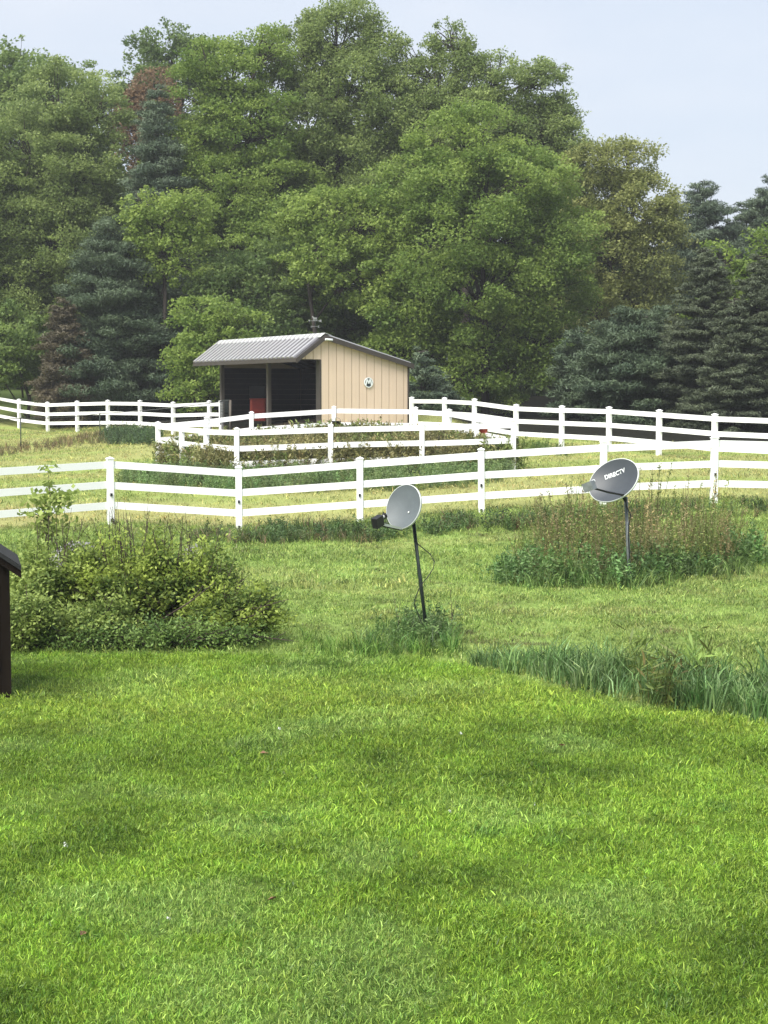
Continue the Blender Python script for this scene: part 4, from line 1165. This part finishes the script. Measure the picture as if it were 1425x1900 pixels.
# uncut strip under the near fence
xy = poly_pts([(360, 1015), (560, 1008), (700, 1008), (860, 985), (1000, 985), (1425, 962), (1600, 960), (1600, 935), (1425, 938), (1000, 962), (860, 965), (700, 978), (500, 985), (360, 992)], 30, .6)
m1 = fbm(xy[:, 0] * .6, xy[:, 1], 14, 2)
k = m1 > .34; xy = xy[k]; m1 = m1[k]
scatter('fence_line_grass', xy, ct, (.35 + .9 * m1) * rng.uniform(.6, 1.2, len(xy)), np.where((rng.uniform(size=len(xy)) < .35)[:, None], tint(len(xy), (.12, .10, .055), .2), tint(len(xy), (.070, .110, .032), .25)), 'uncut dark grass strip below the near white fence', 'grass', .2)
xy = poly_pts([(380, 1012), (700, 1008), (860, 990), (1000, 985), (1425, 962), (1425, 945), (1000, 968), (860, 970), (700, 985), (380, 995)], 9, .6)
scatter('fence_line_weeds', xy, ch, rng.uniform(.8, 1.5, len(xy)), tint(len(xy), (.060, .100, .035), .25), 'leafy weeds growing in the uncut strip below the near fence', 'weeds', .2)
# rank weeds inside the pen and in front of it
n = 9000; lo, hi = PENPOLY.min(0), PENPOLY.max(0)
q = lo + rng.uniform(size=(n, 2)) * (hi - lo); q = q[in_poly(q[:, 0], q[:, 1], PENPOLY)]
c4 = herb_coll('pen_weed', 7, .62, 22, .10, .035, .15, 6, .006)
kk = rng.uniform(size=len(q)) < .45
kk |= fbm(q[:, 0] * .5, q[:, 1] * .5, 41, 2) > .55
scatter('pen_weeds', q[:3600], c4, (.65 + .75 * fbm(q[:3600, 0] * .7, q[:3600, 1] * .7, 22, 2)) * rng.uniform(.6, 1.2, 3600), np.where(kk[:3600, None], tint(3600, (.155, .150, .062), .25, .03), tint(3600, (.115, .150, .045), .3, .03)), 'rank brown and green weeds filling the fenced pen', 'weeds', .12)
xy = poly_pts([(220, 905), (440, 915), (900, 905), (960, 880), (940, 868), (784, 878), (612, 886), (440, 888), (300, 880), (230, 885)], 16, .5)
scatter('pen_front_weeds', xy, c4, rng.uniform(.35, .75, len(xy)), tint(len(xy), (.115, .170, .065), .25), 'blue green weeds in front of the pen behind the near fence', 'weeds', .12)
xy = poly_pts([(-60, 852), (60, 840), (190, 822), (290, 822), (290, 806), (190, 806), (60, 826), (-60, 838)], 12, .5)
scatter('wire_fence_grass', xy, ct, rng.uniform(.5, 1.1, len(xy)), tint(len(xy), (.14, .12, .06), .25), 'brownish long grass below the thin wire fence at left', 'grass', .2)
xy = poly_pts([(190, 822), (290, 828), (292, 806), (200, 806)], 14, .3)
scatter('wire_fence_weeds', xy, c4, rng.uniform(.4, .8, len(xy)), tint(len(xy), (.055, .090, .040), .25), 'dark weeds at the right end of the wire fence by the pen', 'weeds', .15)
xy = poly_pts([(960, 845), (1060, 850), (1060, 838), (960, 832)], 10, .3)
scatter('corner_weeds', xy, c4, rng.uniform(.3, .6, len(xy)), tint(len(xy), (.080, .120, .030), .25), 'low weeds behind the right front corner of the pen', 'weeds', .15)

# ------------------------------------------------------------------ boulders and shrubs at the left
def boulder(px, py, Y, r, label):
    c = at(px, py, Y); z0 = g1(c[0], Y)
    import bmesh
    bm = bmesh.new(); bmesh.ops.create_icosphere(bm, subdivisions=4, radius=1)
    from mathutils import noise
    for v in bm.verts:
        d = v.co.normalized()
        f = 1 + .22 * noise.noise(d * 1.3 + Vector((px, 0, 0))) + .08 * noise.noise(d * 4 + Vector((0, px, 0))) + .03 * noise.noise(d * 11)
        v.co = Vector((d.x * r[0], d.y * r[1], d.z * r[2])) * f
    me = bpy.data.meshes.new('boulder'); bm.to_mesh(me); bm.free()
    me.polygons.foreach_set('use_smooth', np.ones(len(me.polygons), bool)); me.materials.append(M_ROCK)
    tag(link('boulder', me, None, (c[0], Y, z0 + r[2] * .25)), label, 'boulder', 'boulders behind the shrubs')
boulder(362, 1100, 18.9, (.30, .4, .76), 'tall grey boulder showing at the right shoulder of the shrub')
boulder(135, 1100, 19.6, (.50, .5, .74), 'grey boulder half buried behind the left part of the shrub')

M_SHRUB = mat_leaf('spirea_leaf', (0.102, 0.174, 0.026), (0.319, 0.420, 0.058), .40)
M_VINE = mat_leaf('vine_leaf', (.105, .165, .035), (.360, .450, .120), .35)
M_HERB2 = mat_leaf('ground_herb_leaf', (.080, .150, .040), (.240, .350, .090), .35)

def shrub(px, py, Y, rx, ry, h, nst, nleaf, mat, label, leaf=.045, bare=0, lean=1.0, name='shrub', cat='shrub', top_px=None, basefill=.15):
    c = at(px, py, Y); z0 = g1(c[0], Y); base = Vector((c[0], Y, z0))
    root = empty(name, base); tag(root, label, cat, 'shrubs by the wooden hut' if cat == 'shrub' else 'herbs under the shrubs')
    st = MB(); P = []; D = []; TT = []
    for i in range(nst):
        a = rng.uniform(0, 2 * math.pi); f = rng.uniform(.15, 1) ** .6
        o = Vector((math.cos(a) * rx * .25 * f, math.sin(a) * ry * .25 * f, -.03))
        hh = h * math.sqrt(max(.05, 1 - (f * .85) ** 2)) * rng.uniform(.68, 1.20)
        e = Vector((math.cos(a) * rx * f * lean, math.sin(a) * ry * f * lean, max(hh, h * .16)))
        mid_ = o.lerp(e, .5) + Vector((0, 0, h * .10)) + Vector(rng.normal(0, .05, 3))
        st.tube([o, mid_, e], [.012, .008, .003], 4, False)
        cl_t = rng.uniform(basefill, 1.0, 9) ** .7
        for s_ in range(int(nleaf / nst)):
            t = float(np.clip(cl_t[rng.integers(9)] + rng.normal(0, .03), 0, 1.02))
            p = o.lerp(mid_, t * 2) if t < .5 else mid_.lerp(e, t * 2 - 1)
            off = rng.normal(0, 1, 3) * np.array([.062, .062, .05]) * (.7 + t * .5)
            P.append(np.array(p) + off); D.append(off + np.array((e - o).normalized()) * .05)
            TT.append(.28 + .35 * t)
    P = np.array(P); D = np.array(D)
    P[:, 2] = np.maximum(P[:, 2], .02)
    cl = fbm(P[:, 0] * 5, P[:, 2] * 5 + P[:, 1] * 3, 66, 2)
    V = leaf_quads(P, leaf, leaf * .55, .5, 4, d=D, spread=.9)
    tone = np.clip(np.array(TT) + (cl - .5) * 1.5 + rng.normal(0, .24, len(P)), 0, 1)
    link('foliage', np_mesh('foliage', V, 4, mat, tone), root)
    st.build('stems', M_TWIG, root)
    m = MB()
    for i in range(bare):
        a = rng.uniform(0, 2 * math.pi); f = rng.uniform(0, .8)
        o = Vector((math.cos(a) * rx * f * .5, math.sin(a) * ry * f * .5, h * .4)); e = Vector((o.x * 1.7 + rng.normal(0, .12), o.y * 1.5, h * rng.uniform(1.1, 1.42)))
        m.tube([o, o.lerp(e, .5) + Vector(rng.normal(0, .03, 3)), e], [.008, .006, .002], 4, False)
        for k in range(2):
            q = o.lerp(e, rng.uniform(.5, .85)); m.tube([q, q + Vector(rng.normal(0, .09, 3)) + Vector((0, 0, .14))], [.004, .0015], 3, False)
    if bare: m.build('bare_twigs', M_TWIG, root)
    return root
M_SHRUB = mat_leaf('spirea_leaf', (.075, .130, .028), (.430, .530, .110), .48)
shrub(240, 1205, 17.9, .75, .6, 1.12, 110, 14500, M_SHRUB, 'middle shrub of the loose mass, with bare twigs standing above its top', .054, 16)
shrub(340, 1205, 17.9, .78, .6, 1.05, 110, 14500, M_SHRUB, 'largest yellow-green shrub in front of the right boulder', .054, 12)
shrub(115, 1200, 18.1, .70, .55, 1.05, 90, 14000, M_VINE, 'shrub with larger pale leaves beside the dark wooden hut', .058, 10)
shrub(440, 1205, 17.5, .62, .5, .62, 60, 9000, M_SHRUB, 'low spreading shrub at the right foot of the loose shrub mass', .052, 6)
shrub(45, 1195, 16.9, .42, .35, .66, 45, 7000, M_VINE, 'small leafy shrub right against the wooden hut', .045, 0)
shrub(175, 1205, 17.2, .55, .35, .55, 45, 6000, M_VINE, 'low leafy shrub in front of the gap between the two left shrubs', .050, 0)
shrub(300, 1212, 17.0, 1.15, .28, .30, 70, 7000, M_HERB2, 'low green herbs fringing the foot of the shrubs', .042, 0, name='herb_fringe', cat='herbs')
shrub(120, 1212, 17.0, .80, .28, .26, 50, 4500, M_HERB2, 'low green herbs under the pale-leaved shrub', .040, 0, name='herb_fringe', cat='herbs')

def sapling():
    c = at(92, 1190, 18.3); base = Vector((c[0], 18.3, g1(c[0], 18.3)))
    root = empty('sapling', base); tag(root, 'slender sapling shoot with pale leaves rising above the left shrub', 'sapling')
    top = Vector(at(88, 862, 18.3)) - base
    path = [Vector((0, 0, 0)), top * .5 + Vector((-.04, 0, 0)), top * .8 + Vector((.03, 0, 0)), top]
    m = MB(); m.tube(path, [.014, .010, .006, .002], 5); P = []; D = []
    br = [(.66, -.30, .10), (.68, .22, .14), (.74, -.18, .12), (.76, .28, .10), (.6, .3, .05), (.62, -.12, .16), (.56, .15, .1)]
    segs = [(path[2], path[3], 40)]
    for t, dx, dz in br:
        o = top * t; e = o + Vector((dx, rng.uniform(-.1, .1), dz)); m.tube([o, o.lerp(e, .5) + Vector((0, 0, .03)), e], [.006, .004, .002], 4, False); segs.append((o, e, 38))
    segs.append((path[1], path[2], 80))
    for a, b, n in segs:
        for k in range(n):
            q = a.lerp(b, rng.uniform(.1, 1.05)); off = rng.normal(0, .06, 3); P.append(np.array(q) + off); D.append(off)
    m.build('stem', M_TWIG, root)
    V = leaf_quads(np.array(P), .085, .055, .3, 4, d=np.array(D))
    link('foliage', np_mesh('foliage', V, 4, M_VINE, rng.uniform(.4, 1, len(P))), root)
sapling()

def fallen_branches():
    """bare sticks poking out of the shrub's right side"""
    data = [((430, 1135), (535, 1112), 17.3, .012), ((455, 1172), (552, 1190), 17.2, .010), ((300, 1150), (400, 1080), 17.1, .012), ((440, 1150), (497, 1128), 17.2, .010)]
    for i, (a, b, Y, r) in enumerate(data):
        p, q = Vector(at(*a, Y)), Vector(at(*b, Y - .15))
        o = MB().tube([(0, 0, 0), (q - p) * .5 + Vector((0, 0, -.02)), q - p], [r, r * .8, r * .3], 6).tube([(q - p) * .6, (q - p) * .75 + Vector((.02, 0, .08))], [r * .5, r * .2], 4).build('bare_branch', M_TWIG, None, p)
        tag(o, ('long bare branch slanting up out of the low spreading shrub', 'bare stick lying out over the grass from the low spreading shrub', 'dark bare branch slanting across the front of the largest shrub', 'short forked bare stick between the two longer ones right of the shrub')[i], 'branch', 'bare branches poking out of the shrubs')
fallen_branches()

# dead stems by the left dish and a few dead leaves on the lawn
def dead_stem(px, py0, py1, Y, dx, label):
    c = at(px, py0, Y); b = Vector((c[0], Y, g1(c[0], Y)))
    t = Vector(at(px + dx, py1, Y)) - b
    o = MB().tube([(0, 0, 0), t * .4 + Vector((.03, 0, 0)), t], [.007, .005, .003], 5).tube([t * .45 + Vector((.028, 0, 0)), t * .8 + Vector((.07, 0, 0))], [.003, .0015], 4).build('dead_weed', M_TWIG, None, b); tag(o, label, 'weed', 'dead weeds by the leaning dish pole')
dead_stem(738, 1185, 1100, 17.5, -9, 'dead brown stem left of the leaning dish pole')
dead_stem(833, 1180, 1095, 17.7, 3, 'thin dead stem right of the leaning dish pole')
for i, (px, py, lb) in enumerate(((490, 1406, 'brown dead leaf on the lawn in front of the shrub'), (155, 1745, 'pinkish dead leaf on the lawn at lower left'), (1042, 1391, 'curled dead leaf on the lawn before the tall grass'), (505, 1680, 'brown dead leaf in the lawn near its centre'))):
    x, y = ghit(px, py); z = g1(x, y) + .035
    m = MB(); s = .035
    m.add([(-s, 0, 0), (-.3 * s, -.5 * s, .01), (s, 0, .006), (-.3 * s, .5 * s, .014), (0, 0, -.002)], [(0, 1, 4), (1, 2, 4), (2, 3, 4), (3, 0, 4)])
    tag(m.build('dead_leaf', M_DEAD, None, (x, y, z), (.2, .1, i * 1.3)), lb, 'leaf', 'dead leaves on the lawn')

# small white clover heads dotted in the lawn
def clover():
    V = []; T = []
    xy = strip_pts(6, 13, .25, .5, lawn_fn); z = gh(xy[:, 0], xy[:, 1]) + .04
    c = np.c_[xy, z]; c = np.repeat(c, 8, 0) + rng.normal(0, .006, (len(xy) * 8, 3))
    V = leaf_quads(c, .016, .010, .4, 4)
    mt = mat_leaf('clover_petal', (.55, .58, .52), (.75, .76, .74), .2)
    tag(link('clover_flowers', np_mesh('clover_flowers', V, 4, mt, rng.uniform(0, 1, len(c)))), 'tiny white clover heads scattered in the lawn', 'flowers', kind='stuff')
clover()

# ------------------------------------------------------------------ light haze over the meadow
def haze():
    m = bpy.data.materials.new('haze'); m.use_nodes = True; n = m.node_tree; n.nodes.clear()
    o = n.nodes.new('ShaderNodeOutputMaterial'); v = n.nodes.new('ShaderNodeVolumePrincipled')
    v.inputs['Color'].default_value = (.93, .95, 1, 1); v.inputs['Density'].default_value = .0006; v.inputs['Anisotropy'].default_value = .2
    n.links.new(v.outputs[0], o.inputs['Volume'])
    tag(MB().box(-330, 330, -40, 440, -3, 45).build('haze', m), kind='stuff', label='thin damp air that pales the far trees')
haze()
print('total faces', sum(len(o.data.polygons) for o in C.objects if o.type == 'MESH'))
